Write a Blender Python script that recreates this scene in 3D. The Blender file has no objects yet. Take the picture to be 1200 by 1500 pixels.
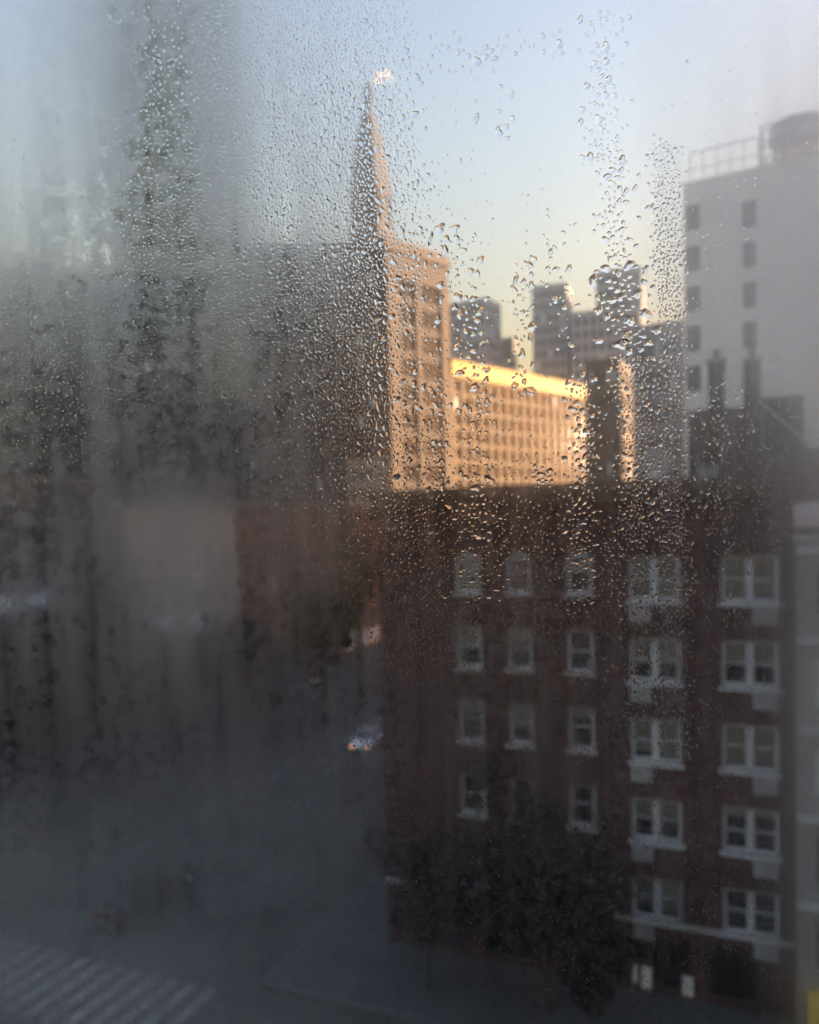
import bpy, math, random
import numpy as np
from mathutils import Matrix, Vector

random.seed(7)
rng = np.random.default_rng(11)
R = math.radians
SC = bpy.context.scene
COL = SC.collection

# ------------------------------------------------------------------ camera, sky, sun, exposure
EYE = 18.0
F = 1178.0                        # focal length in photo pixels (1200 wide)
PITCH, ROLL = -3.0, -1.5
HORIZON = 766.0
YPP = HORIZON + F * math.tan(R(-PITCH))
cd = bpy.data.cameras.new('camera')
cam = bpy.data.objects.new('camera', cd)
COL.objects.link(cam)
CM = Matrix.Rotation(R(90 + PITCH), 4, 'X') @ Matrix.Rotation(R(ROLL), 4, 'Z')
cam.matrix_world = Matrix.Translation((0, 0, EYE)) @ CM
cd.sensor_width = 36.0
cd.lens = 36.0 * F / 1500.0
cd.shift_y = (YPP - 750.0) / 1500.0
cd.clip_start = 0.02
cd.clip_end = 20000
cd.dof.use_dof = True                            # held close to the pane: the drops are sharp, the street is soft
cd.dof.focus_distance = 0.405
cd.dof.aperture_fstop = 8.5
SC.camera = cam

SUN_EL, SUN_AZ = 5.5, 72.0         # azimuth measured from +Y (straight ahead) towards +X (right)
sd = Vector((math.sin(R(SUN_AZ)) * math.cos(R(SUN_EL)), math.cos(R(SUN_AZ)) * math.cos(R(SUN_EL)), math.sin(R(SUN_EL))))
world = bpy.data.worlds.new('World')
SC.world = world
world.use_nodes = True
nt = world.node_tree
bg = nt.nodes['Background']
sky = nt.nodes.new('ShaderNodeTexSky')
sky.sky_type = 'NISHITA'
sky.sun_disc = False
sky.sun_elevation = R(SUN_EL)
sky.sun_rotation = R(SUN_AZ)
sky.air_density = 2.2
sky.dust_density = 5.5
sky.ozone_density = 3.6
nt.links.new(sky.outputs[0], bg.inputs[0])
bg.inputs[1].default_value = 0.15
sl = bpy.data.lights.new('sun', 'SUN')
sl.energy = 2.0
sl.angle = R(0.5)
sl.color = (1.0, 0.77, 0.47)
so = bpy.data.objects.new('sun', sl)
COL.objects.link(so)
so.rotation_euler = sd.to_track_quat('Z', 'Y').to_euler()
so.location = (60, -20, 80)

SC.view_settings.view_transform = 'Standard'
SC.view_settings.look = 'None'
SC.view_settings.gamma = 1.0
SC.view_settings.use_curve_mapping = False
SC.view_settings.exposure = 2.9
SC.view_settings.use_white_balance = True        # the phone's own warm white balance
SC.view_settings.white_balance_temperature = 7450
SC.view_settings.white_balance_tint = 34
SC.render.engine = 'CYCLES'
SC.cycles.use_denoising = True
SC.cycles.use_adaptive_sampling = True
SC.cycles.adaptive_threshold = 0.03
SC.cycles.max_bounces = 16
SC.cycles.transmission_bounces = 12
SC.cycles.transparent_max_bounces = 12
SC.cycles.volume_bounces = 8
SC.cycles.volume_step_rate = 20.0
SC.cycles.sample_clamp_indirect = 6.0


def ray(px, py):
    return (CM.to_3x3() @ Vector(((px - 600) / F, (YPP - py) / F, -1.0)))


def at(px, py, Y):
    """world point seen at photo pixel (px, py) at depth Y"""
    d = ray(px, py)
    k = Y / d.y
    return Vector((d.x * k, Y, EYE + d.z * k))


def hz(px, py, Y):
    return at(px, py, Y).z


def ground_at(px, py, z=0.0):
    d = ray(px, py)
    k = (z - EYE) / d.z
    return Vector((d.x * k, d.y * k, z))


# ------------------------------------------------------------------ materials
def new_mat(name):
    m = bpy.data.materials.new(name)
    m.use_nodes = True
    n = m.node_tree
    return m, n, n.nodes['Principled BSDF']


def plain(name, col, rough=0.7, var=0.18, scale=3.0, metal=0.0, bump=0.0, emit=None, spec=None):
    """one colour, broken up by two scales of noise"""
    m, n, b = new_mat(name)
    b.inputs['Roughness'].default_value = rough
    b.inputs['Metallic'].default_value = metal
    tc = n.nodes.new('ShaderNodeTexCoord')
    no = n.nodes.new('ShaderNodeTexNoise')
    no.inputs['Scale'].default_value = scale
    no.inputs['Detail'].default_value = 6
    no.inputs['Roughness'].default_value = 0.65
    n.links.new(tc.outputs['Object'], no.inputs['Vector'])
    cr = n.nodes.new('ShaderNodeValToRGB')
    cr.color_ramp.elements[0].position = 0.3
    cr.color_ramp.elements[1].position = 0.72
    cr.color_ramp.elements[0].color = tuple(c * (1 - var) for c in col) + (1,)
    cr.color_ramp.elements[1].color = tuple(min(1, c * (1 + var)) for c in col) + (1,)
    n.links.new(no.outputs['Fac'], cr.inputs[0])
    n.links.new(cr.outputs[0], b.inputs['Base Color'])
    if bump:
        bp = n.nodes.new('ShaderNodeBump')
        bp.inputs['Strength'].default_value = bump
        bp.inputs['Distance'].default_value = 0.02
        n.links.new(no.outputs['Fac'], bp.inputs['Height'])
        n.links.new(bp.outputs[0], b.inputs['Normal'])
    if spec is not None:
        b.inputs['Specular IOR Level'].default_value = spec
    if emit:
        b.inputs['Emission Color'].default_value = emit[0] + (1,)
        b.inputs['Emission Strength'].default_value = emit[1]
    return m


def brick(name, c1, c2, mortar, bw=0.21, bh=0.068):
    m, n, b = new_mat(name)
    b.inputs['Roughness'].default_value = 0.85
    tc = n.nodes.new('ShaderNodeTexCoord')
    # bricks run round the walls: u = x + y, v = z
    sp = n.nodes.new('ShaderNodeSeparateXYZ')
    n.links.new(tc.outputs['Object'], sp.inputs[0])
    ad = n.nodes.new('ShaderNodeMath')
    n.links.new(sp.outputs[0], ad.inputs[0])
    n.links.new(sp.outputs[1], ad.inputs[1])
    cb = n.nodes.new('ShaderNodeCombineXYZ')
    n.links.new(ad.outputs[0], cb.inputs[0])
    n.links.new(sp.outputs[2], cb.inputs[1])
    br = n.nodes.new('ShaderNodeTexBrick')
    br.inputs['Scale'].default_value = 1.0
    br.inputs['Brick Width'].default_value = bw
    br.inputs['Row Height'].default_value = bh
    br.inputs['Mortar Size'].default_value = 0.008
    br.inputs['Color1'].default_value = c1 + (1,)
    br.inputs['Color2'].default_value = c2 + (1,)
    br.inputs['Mortar'].default_value = mortar + (1,)
    n.links.new(cb.outputs[0], br.inputs['Vector'])
    no = n.nodes.new('ShaderNodeTexNoise')
    no.inputs['Scale'].default_value = 0.7
    no.inputs['Detail'].default_value = 7
    n.links.new(tc.outputs['Object'], no.inputs['Vector'])
    mx = n.nodes.new('ShaderNodeMix')
    mx.data_type = 'RGBA'
    mx.blend_type = 'MULTIPLY'
    mx.inputs[0].default_value = 0.85
    cr = n.nodes.new('ShaderNodeValToRGB')
    cr.color_ramp.elements[0].color = (0.26, 0.25, 0.27, 1)
    cr.color_ramp.elements[1].color = (1.3, 1.2, 1.15, 1)
    cr.color_ramp.elements[0].position = 0.3
    cr.color_ramp.elements[1].position = 0.7
    n.links.new(no.outputs['Fac'], cr.inputs[0])
    n.links.new(br.outputs['Color'], mx.inputs[6])
    n.links.new(cr.outputs[0], mx.inputs[7])
    n.links.new(mx.outputs[2], b.inputs['Base Color'])
    bp = n.nodes.new('ShaderNodeBump')
    bp.invert = True
    bp.inputs['Strength'].default_value = 0.5
    bp.inputs['Distance'].default_value = 0.01
    n.links.new(br.outputs['Fac'], bp.inputs['Height'])
    n.links.new(bp.outputs[0], b.inputs['Normal'])
    return m


def window_glass(name):
    """thin pane: mostly clear, mirror-like at grazing angles"""
    m = bpy.data.materials.new(name)
    m.use_nodes = True
    n = m.node_tree
    n.nodes.remove(n.nodes['Principled BSDF'])
    tr = n.nodes.new('ShaderNodeBsdfTransparent')
    tr.inputs[0].default_value = (0.93, 0.95, 0.94, 1)
    gl = n.nodes.new('ShaderNodeBsdfGlossy')
    gl.inputs['Roughness'].default_value = 0.04
    fr = n.nodes.new('ShaderNodeFresnel')
    fr.inputs[0].default_value = 1.7
    mx = n.nodes.new('ShaderNodeMixShader')
    n.links.new(fr.outputs[0], mx.inputs[0])
    n.links.new(tr.outputs[0], mx.inputs[1])
    n.links.new(gl.outputs[0], mx.inputs[2])
    n.links.new(mx.outputs[0], n.nodes['Material Output'].inputs[0])
    return m


M = {
    'brick': brick('dark_red_brick', (0.135, 0.042, 0.036), (0.062, 0.024, 0.025), (0.08, 0.06, 0.056)),
    'redbrick': brick('russet_brick', (0.22, 0.085, 0.055), (0.15, 0.065, 0.045), (0.16, 0.13, 0.11)),
    'brownbrick': brick('brown_brick', (0.13, 0.085, 0.07), (0.09, 0.06, 0.052), (0.12, 0.11, 0.10)),
    'stone': plain('pale_limestone', (0.42, 0.40, 0.37), 0.85, 0.12, 0.6),
    'white_render': plain('weathered_white_brickwork', (0.84, 0.80, 0.79), 0.85, 0.10, 0.4),
    'tan': plain('tan_brickwork', (0.265, 0.205, 0.14), 0.85, 0.10, 0.5),
    'dimtan': plain('dimmed_tan_brickwork', (0.17, 0.138, 0.108), 0.85, 0.14, 0.4),  # darker copy of tan: weaker sunlight put into the colour
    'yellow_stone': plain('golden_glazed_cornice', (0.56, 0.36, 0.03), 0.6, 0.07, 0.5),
    'tanstone': plain('brown_sandstone', (0.13, 0.112, 0.10), 0.85, 0.12, 0.3),
    'grey': plain('grey_concrete', (0.26, 0.26, 0.26), 0.85, 0.15, 0.4),
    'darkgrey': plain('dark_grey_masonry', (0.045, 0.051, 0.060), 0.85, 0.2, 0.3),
    'hazegrey': plain('haze_paled_masonry', (0.45, 0.45, 0.47), 0.85, 0.15, 0.3),  # distance haze put into the colour of the far towers
    'bluegrey': plain('blue_grey_panel', (0.22, 0.26, 0.28), 0.6, 0.12, 0.4),
    'green_grey': plain('green_grey_curtain_wall', (0.34, 0.42, 0.38), 0.5, 0.1, 0.3),
    'paint': plain('white_window_paint', (0.54, 0.57, 0.61), 0.55, 0.08, 4),
    'blind': plain('pale_window_blind', (0.80, 0.82, 0.83), 0.8, 0.08, 2),
    'dim': plain('unlit_room_plaster', (0.05, 0.045, 0.04), 0.9, 0.2, 2),  # gloom of the unlit rooms put into the colour
    'metal': plain('grey_painted_metal', (0.36, 0.37, 0.39), 0.5, 0.12, 3),
    'darkmetal': plain('dark_iron', (0.04, 0.042, 0.045), 0.5, 0.2, 5),
    'pane': window_glass('window_glass'),
    'farglass': plain('far_window_glass', (0.03, 0.036, 0.042), 0.1, 0.3, 0.8, spec=0.18),
    'asphalt': plain('asphalt', (0.068, 0.062, 0.058), 0.9, 0.55, 0.2, bump=0.1),
    'ground': plain('city_ground', (0.09, 0.09, 0.09), 0.9, 0.2, 0.05),
    'pave': plain('concrete_pavement', (0.06, 0.06, 0.064), 0.9, 0.18, 0.8, bump=0.1),
    'kerb': plain('granite_kerb', (0.085, 0.085, 0.085), 0.85, 0.15, 3),
    'marking': plain('worn_white_road_paint', (0.21, 0.21, 0.215), 0.8, 0.5, 1.5),
    'bark': plain('bark', (0.07, 0.055, 0.04), 0.95, 0.3, 6, bump=0.4),
    'awning': plain('yellow_canvas', (0.68, 0.42, 0.05), 0.8, 0.1, 2),
    'wood': plain('water_tank_cedar', (0.46, 0.46, 0.48), 0.9, 0.2, 1.5),
    'rubber': plain('tyre_rubber', (0.02, 0.02, 0.02), 0.85, 0.2, 8),
    'carwhite': plain('white_car_paint', (0.80, 0.81, 0.84), 0.25, 0.03, 2),
    'cardark': plain('black_car_paint', (0.015, 0.015, 0.018), 0.22, 0.1, 2),
    'cargrey': plain('grey_car_paint', (0.16, 0.17, 0.18), 0.25, 0.05, 2),
    'carglass': plain('car_glass', (0.02, 0.025, 0.03), 0.05, 0.2, 2),
    'amber': plain('lit_amber_lamp', (0.8, 0.35, 0.1), 0.3, 0.05, 2, emit=((1.0, 0.42, 0.16), 0.22)),
    'tail': plain('red_tail_lamp', (0.45, 0.03, 0.02), 0.3, 0.05, 2),
    'paper': plain('white_shop_notice', (0.75, 0.77, 0.8), 0.7, 0.06, 2),
    'plaster': plain('room_plaster', (0.55, 0.54, 0.52), 0.9, 0.05, 1),
    'floorwood': plain('room_floorboards', (0.16, 0.10, 0.06), 0.5, 0.25, 2),
    'leaf_dark': plain('dark_green_leaves', (0.018, 0.022, 0.016), 0.7, 0.35, 1.3),
    'leaf_autumn': plain('russet_autumn_leaves', (0.21, 0.085, 0.03), 0.7, 0.4, 1.1),
    'leaf_olive': plain('olive_autumn_leaves', (0.10, 0.085, 0.03), 0.7, 0.4, 1.1),
}


# ------------------------------------------------------------------ mesh helpers
class MB:
    def __init__(self):
        self.v, self.f = [], []

    def quad(self, a, b, c, d):
        i = len(self.v)
        self.v += [tuple(a), tuple(b), tuple(c), tuple(d)]
        self.f.append((i, i + 1, i + 2, i + 3))

    def poly(self, pts):
        i = len(self.v)
        self.v += [tuple(p) for p in pts]
        self.f.append(tuple(range(i, i + len(pts))))

    def box(self, x0, x1, y0, y1, z0, z1):
        i = len(self.v)
        self.v += [(x0, y0, z0), (x1, y0, z0), (x1, y1, z0), (x0, y1, z0), (x0, y0, z1), (x1, y0, z1), (x1, y1, z1), (x0, y1, z1)]
        for q in ((0, 3, 2, 1), (4, 5, 6, 7), (0, 1, 5, 4), (1, 2, 6, 5), (2, 3, 7, 6), (3, 0, 4, 7)):
            self.f.append(tuple(i + k for k in q))
        return self

    def tube(self, p, q, r0, r1=None, seg=8):
        r1 = r0 if r1 is None else r1
        p, q = Vector(p), Vector(q)
        w = (q - p).normalized()
        a = w.orthogonal().normalized()
        b = w.cross(a)
        i = len(self.v)
        for c, r in ((p, r0), (q, r1)):
            for k in range(seg):
                t = 2 * math.pi * k / seg
                self.v.append(tuple(c + a * (r * math.cos(t)) + b * (r * math.sin(t))))
        for k in range(seg):
            j = (k + 1) % seg
            self.f.append((i + k, i + j, i + seg + j, i + seg + k))
        self.f.append(tuple(i + k for k in reversed(range(seg))))
        self.f.append(tuple(i + seg + k for k in range(seg)))
        return self

    def lathe(self, prof, seg=16, phase=0.0, cx=0, cy=0, sx=1, sy=1):
        """prof: list of (radius, z) from bottom to top"""
        i = len(self.v)
        for r, z in prof:
            for k in range(seg):
                t = phase + 2 * math.pi * k / seg
                self.v.append((cx + sx * r * math.cos(t), cy + sy * r * math.sin(t), z))
        for s in range(len(prof) - 1):
            for k in range(seg):
                j = (k + 1) % seg
                a = i + s * seg
                self.f.append((a + k, a + j, a + seg + j, a + seg + k))
        self.f.append(tuple(i + k for k in reversed(range(seg))))
        self.f.append(tuple(i + (len(prof) - 1) * seg + k for k in range(seg)))
        return self

    def mesh(self, name, mat, smooth=False):
        me = bpy.data.meshes.new(name)
        me.from_pydata(self.v, [], self.f)
        me.materials.append(M[mat] if isinstance(mat, str) else mat)
        if smooth:
            me.polygons.foreach_set('use_smooth', [True] * len(me.polygons))
        me.update()
        return me

    def build(self, name, mat, parent=None, loc=(0, 0, 0), smooth=False):
        return put(name, self.mesh(name, mat, smooth), parent, loc)


def put(name, me, parent=None, loc=(0, 0, 0), rz=0.0):
    o = bpy.data.objects.new(name, me)
    COL.objects.link(o)
    o.location = loc
    o.rotation_euler = (0, 0, rz)
    if parent:
        o.parent = parent
    return o


def empty(name, label, cat, loc=(0, 0, 0), rz=0.0, group=None):
    o = bpy.data.objects.new(name, None)
    COL.objects.link(o)
    o.location = loc
    o.rotation_euler = (0, 0, rz)
    o['label'] = label
    o['category'] = cat
    if group:
        o['group'] = group
    return o


def tag(o, label, cat, group=None, kind=None):
    o['label'] = label
    o['category'] = cat
    if group:
        o['group'] = group
    if kind:
        o['kind'] = kind
    return o


def structure(o):
    o['kind'] = 'structure'
    return o


def wall_holes(mb, O, u, inn, W, H, holes, t=0.3, z0=0.0):
    """a wall in the plane through O along u (width W) and z (height H), with rectangular openings and their reveals"""
    u, inn, O = Vector(u), Vector(inn), Vector(O)
    up = Vector((0, 0, 1))
    xs = sorted({0.0, W, *[h[0] for h in holes], *[h[1] for h in holes]})
    zs = sorted({z0, H, *[h[2] for h in holes], *[h[3] for h in holes]})
    def P(x, z, d=0.0):
        return O + u * x + up * z + inn * d
    for i in range(len(xs) - 1):
        for j in range(len(zs) - 1):
            cx, cz = (xs[i] + xs[i + 1]) / 2, (zs[j] + zs[j + 1]) / 2
            if any(h[0] < cx < h[1] and h[2] < cz < h[3] for h in holes):
                continue
            mb.quad(P(xs[i], zs[j]), P(xs[i + 1], zs[j]), P(xs[i + 1], zs[j + 1]), P(xs[i], zs[j + 1]))
    for (a, b, c, d) in [h[:4] for h in holes]:
        mb.quad(P(a, c), P(a, c, t), P(a, d, t), P(a, d))
        mb.quad(P(b, d), P(b, d, t), P(b, c, t), P(b, c))
        mb.quad(P(a, c), P(b, c), P(b, c, t), P(a, c, t))
        mb.quad(P(a, d, t), P(b, d, t), P(b, d), P(a, d))


CACHE = {}


def far_window(w, h, rails=1):
    """shared meshes for a window of a far building: frame and pane"""
    k = ('far', round(w, 2), round(h, 2), rails)
    if k not in CACHE:
        fr = MB()
        b = min(0.09, w * 0.08)
        fr.box(0, b, 0, 0.09, 0, h); fr.box(w - b, w, 0, 0.09, 0, h)
        fr.box(b, w - b, 0.002, 0.088, 0, b); fr.box(b, w - b, 0.002, 0.088, h - b, h)
        for r in range(rails):
            z = h * (r + 1) / (rails + 1)
            fr.box(b, w - b, 0.01, 0.07, z - b * .4, z + b * .4)
        pn = MB().box(b * .5, w - b * .5, 0.05, 0.065, b * .5, h - b * .5)
        CACHE[k] = (fr, pn)
    return CACHE[k]


def shared(key, mb, name, mat):
    if (key, mat) not in CACHE:
        CACHE[(key, mat)] = mb.mesh(name, mat)
    return CACHE[(key, mat)]


def building(name, label, corner, rot, W, D, H, mat, fronts=(), frame='metal', glass='farglass', group=None, cat='building', roof='darkgrey', parapet=0.6, z0=0.0, blinds=0.13):
    """corner: world x, y of the left front corner; local x runs along the front, y into the building.
    fronts: list of (side, list of (x0, x1, z0, z1))"""
    root = empty(name, label, cat, (corner[0], corner[1], 0), rot, group)
    sides = {'front': ((0, 0, 0), (1, 0, 0), (0, 1, 0), W), 'right': ((W, 0, 0), (0, 1, 0), (-1, 0, 0), D),
             'left': ((0, D, 0), (0, -1, 0), (1, 0, 0), D), 'back': ((W, D, 0), (-1, 0, 0), (0, -1, 0), W)}
    hs = dict(fronts)
    wb = MB()
    for s, (O, u, inn, L) in sides.items():
        wall_holes(wb, O, u, inn, L, H, hs.get(s, []), 0.28, z0)
    wb.build('wall', mat, root)
    rb = MB().box(0.3, W - 0.3, 0.3, D - 0.3, H - parapet - 0.2, H - parapet)
    rb.build('roof', roof, root)
    cp = MB()
    cp.box(-0.08, W + 0.08, -0.08, 0.32, H, H + 0.14); cp.box(-0.08, W + 0.08, D - 0.32, D + 0.08, H, H + 0.14)
    cp.box(-0.08, 0.32, 0.32, D - 0.32, H, H + 0.14); cp.box(W - 0.32, W + 0.08, 0.32, D - 0.32, H, H + 0.14)
    cp.build('coping', 'stone' if mat != 'white_render' else 'white_render', root)
    for s, holes in hs.items():
        O, u, inn, L = sides[s]
        rz = {'front': 0, 'right': math.pi / 2, 'left': -math.pi / 2, 'back': math.pi}[s]
        for h in holes:
            a, b, c, d = h[:4]
            fr, pn = far_window(b - a, d - c)
            k = ('far', round(b - a, 2), round(d - c, 2))
            p = Vector(O) + Vector(u) * a + Vector((0, 0, c)) + Vector(inn) * 0.16
            w = put('window', shared(k, fr, 'window', frame), root, p, rz)
            g = 'blind' if (len(h) > 4 and h[4]) or random.random() < blinds else glass
            put('pane', shared(k + ('p',), pn, 'pane', g), w)
    return root


def grid(x0, x1, nx, z0, dz, nz, w, h):
    out = []
    for i in range(nx):
        c = x0 + (x1 - x0) * (i + 0.5) / nx
        for j in range(nz):
            out.append((c - w / 2, c + w / 2, z0 + j * dz, z0 + j * dz + h))
    return out


# ------------------------------------------------------------------ the ground, the avenue, pavements
STREET = R(-23.0)                                  # the brick building's front runs this way
U = Vector((math.cos(STREET), math.sin(STREET), 0))
N = Vector((math.sin(STREET), -math.cos(STREET), 0))     # out of the front, towards us
AV = -N                                            # the avenue runs away from us along this
A = at(1100, HORIZON, 28.0)
A.z = 0


def facade_x(px, py=900):
    """local x on the brick front seen at a photo pixel, counted from A"""
    d = ray(px, py)
    # (d*k - A).N = 0
    k = A.dot(N) / (d.x * N.x + d.y * N.y)
    p = Vector((d.x * k, d.y * k, 0))
    return (p - A).dot(U), EYE + d.z * k


xL = facade_x(556)[0]
xR = facade_x(1163)[0]
BC = A + U * xL                                    # left front corner of the brick building

g = MB()
g.quad((-3000, -3000, -0.02), (3000, -3000, -0.02), (3000, 6000, -0.02), (-3000, 6000, -0.02))
structure(g.build('ground', 'ground'))


def strip(name, o, du, dv, u0, u1, v0, v1, z, mat, h=None):
    b = MB()
    pts = [o + du * u + dv * v for u, v in ((u0, v0), (u1, v0), (u1, v1), (u0, v1))]
    if h is None:
        b.poly([(p.x, p.y, z) for p in pts])
    else:
        i = len(b.v)
        b.v += [(p.x, p.y, zz) for zz in (z, h) for p in pts]
        for q in ((3, 2, 1, 0), (4, 5, 6, 7), (0, 1, 5, 4), (1, 2, 6, 5), (2, 3, 7, 6), (3, 0, 4, 7)):
            b.f.append(tuple(i + k for k in q))
    return b.build(name, mat)


# avenue: v runs along AV, u along U (negative = left of the brick building)
structure(strip('avenue', BC, U, AV, -32, -3.2, -40, 400, 0.0, 'asphalt'))
structure(strip('side_street', BC, U, AV, -3.2, 120, -20, -4.5, -0.004, 'asphalt'))
structure(strip('pavement_corner', BC, U, AV, -3.2, 60, -4.5, 300, -0.1, 'pave', 0.14))
structure(strip('pavement_far', BC, U, AV, -90, -32, 5, 300, -0.1, 'pave', 0.14))
structure(strip('kerb_corner', BC, U, AV, -3.45, -3.2, -4.7, 300, -0.1, 'kerb', 0.15))
structure(strip('kerb_street', BC, U, AV, -3.2, 60, -4.75, -4.5, -0.1, 'kerb', 0.15))
structure(strip('kerb_far', BC, U, AV, -32, -31.7, 5, 300, -0.1, 'kerb', 0.15))
lane = [strip('lane_line', BC, U, AV, -17.6, -17.4, 2 + 8 * k, 5.5 + 8 * k, 0.004, 'marking') for k in range(9)]
for o in lane:
    structure(o)
    o.name = 'lane_marking'
q = ground_at(35, 1136)
q0 = (q - BC).dot(U)
structure(strip('edge_line_marking', BC, U, AV, q0 - 0.25, q0 + 0.25, 18, 60, 0.004, 'marking'))
# zebra crossing over the avenue
c0 = ground_at(150, 1462) - BC
cu, cv = c0.dot(U), c0.dot(AV)
for k in range(-9, 5):
    u = cu + k * 0.92
    structure(strip('crossing_stripe', BC, U, AV, u - 0.24, u + 0.24, cv - 2.0, cv + 2.0, 0.004, 'marking'))

# ------------------------------------------------------------------ the brick apartment house
BW, BD = xR - xL, 22.0
SILLDROP = 3.0
BH = hz(690, 716, 32.0)
root = empty('brick_building', 'dark red brick apartment house with white sash windows across the street', 'building', (BC.x, BC.y, 0), STREET)


def colx(p0, p1):
    return facade_x(p0)[0] - xL, facade_x(p1)[0] - xL


c685, c760, c848 = colx(667, 705), colx(742, 779), colx(829, 869)
c950, c1100 = colx(921, 997), colx(1056, 1142)
zc = facade_x(690, 838)[1]                        # centre of the top windows
zd = facade_x(1100, 848)[1]
cols = [(c685, zc, 1.72, 1), (c760, zc, 1.66, 1), (c848, zc, 1.68, 1), (c950, zd, 1.64, 2), (c1100, zd, 1.68, 2)]
BLIND = {(0, 1): .5, (1, 1): .35, (2, 2): .3, (3, 3): .4, (0, 2): .3, (4, 3): .2, (0, 0): .95, (0, 4): .9, (1, 0): .25, (1, 2): .6, (2, 0): .45, (3, 0): .95, (3, 1): .6, (3, 2): .85, (3, 4): .8, (4, 0): .95, (4, 1): .5, (4, 2): .97}
holes = []
for ci, ((a, b), z, h, n) in enumerate(cols):
    for r in range(5):
        holes.append((a, b, z - h / 2 - r * 3.0, z + h / 2 - r * 3.0, ci, r, n))
shop = [(0.8, 3.6, 0.35, 2.35), (4.3, 7.1, 0.35, 2.35), (7.7, 8.7, 0.14, 2.35), (9.3, 12.3, 0.35, 2.35), (12.9, 14.6, 0.35, 2.35)]
shop = [s for s in shop if s[1] < BW - 0.2]
wb = MB()
wall_holes(wb, (0, 0, 0), (1, 0, 0), (0, 1, 0), BW, BH, holes + shop, 0.32)
# arched brick heads of the top row of single windows
for (a, b, z0, z1, ci, r, n) in holes:
    if r == 0 and n == 1:
        w, rise = b - a, 0.32
        for s in range(8):
            x0, x1 = a + w * s / 8, a + w * (s + 1) / 8
            f = lambda x: z1 - rise * ((2 * (x - a) / w - 1) ** 2)
            wb.poly([(x0, 0.001, f(x0)), (x1, 0.001, f(x1)), (x1, 0.001, z1 + .001), (x0, 0.001, z1 + .001)])
            wb.quad((x0, 0.001, f(x0)), (x0, 0.3, f(x0)), (x1, 0.3, f(x1)), (x1, 0.001, f(x1)))
for O, u, inn, L in (((BW, 0, 0), (0, 1, 0), (-1, 0, 0), BD), ((0, BD, 0), (0, -1, 0), (1, 0, 0), BD), ((BW, BD, 0), (-1, 0, 0), (0, -1, 0), BW)):
    wall_holes(wb, O, u, inn, L, BH, [])
wb.build('wall', 'brick', root)
MB().box(0.35, BW - .35, 0.35, BD - .35, BH - 1.0, BH - .8).build('roof', 'darkgrey', root)
cb = MB()
cb.box(-.25, BW + .1, -.28, .38, BH - .34, BH + .06)
cb.box(-.15, BW + .05, -.16, -.002, BH - .72, BH - .34)
for k in range(int(BW / .7)):
    cb.box(.2 + k * .7, .42 + k * .7, -.24, -.162, BH - .62, BH - .342)
cb.build('cornice', 'brownbrick', root)
MB().box(-.02, BW + .02, -.07, -.002, 2.75, 2.95).build('string_course', 'stone', root)
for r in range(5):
    MB().box(0.34, BW - .34, 1.6, 1.7, zc - 1.4 - r * 3.0, zc + 1.5 - r * 3.0).build('light_stop_wall', 'dim', root)  # partition added so no light passes through the house
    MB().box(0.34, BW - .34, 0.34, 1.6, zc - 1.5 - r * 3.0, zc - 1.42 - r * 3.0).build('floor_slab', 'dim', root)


def sash_window(parent, a, b, z0, z1, n, blind, arch, seedk):
    """white double-hung window, n lights wide, set in the reveal; > pane, sill, blind"""
    w, h = b - a, z1 - z0
    rr = random.Random(seedk)
    fr = MB()
    t = 0.10
    fr.box(0, t, 0, .12, 0, h); fr.box(w - t, w, 0, .12, 0, h)
    fr.box(t, w - t, .002, .118, 0, t * .9); fr.box(t, w - t, .002, .118, h - t * (1.2 if not arch else 3.0), h)
    if n == 2:
        fr.box(w / 2 - .09, w / 2 + .09, -.01, .125, t * .9, h - t)
    win = fr.build('window', 'paint', parent, (a, 0.14, z0))
    L = [(t, w / 2 - .09), (w / 2 + .09, w - t)] if n == 2 else [(t, w - t)]
    for (x0, x1) in L:
        mid = h * (0.5 + rr.uniform(-.04, .04))
        for (p0, p1, yy) in ((t * .9, mid, .075), (mid, h - t, .045)):
            sh = MB()
            sh.box(x0, x0 + .05, yy - .018, yy + .018, p0, p1); sh.box(x1 - .05, x1, yy - .018, yy + .018, p0, p1)
            sh.box(x0 + .05, x1 - .05, yy - .017, yy + .017, p0, p0 + .045); sh.box(x0 + .05, x1 - .05, yy - .017, yy + .017, p1 - .045, p1)
            sh.build('sash', 'paint', win)
            MB().box(x0 + .05, x1 - .05, yy - .004, yy + .004, p0 + .045, p1 - .045).build('pane', 'pane', win)
        if blind:
            f = max(.1, min(1.0, blind + rr.uniform(-.06, .06)))
            bb = MB()
            zt = h - t
            zb = zt - (h - 2 * t) * f
            ns = max(3, int((zt - zb) / .09))
            for k in range(ns):
                z = zb + (zt - zb) * (k + .5) / ns
                bb.box(x0 + .03, x1 - .03, .098 + .012 * (k % 2), .11 + .012 * (k % 2), z - (zt - zb) / ns * .52, z + (zt - zb) / ns * .52)
            bb.build('blind', 'blind', win)
    MB().box(-.1, w + .1, -.24, .05, -.13, -.002).build('sill', 'paint' if n == 2 else 'stone', win)
    return win


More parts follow.
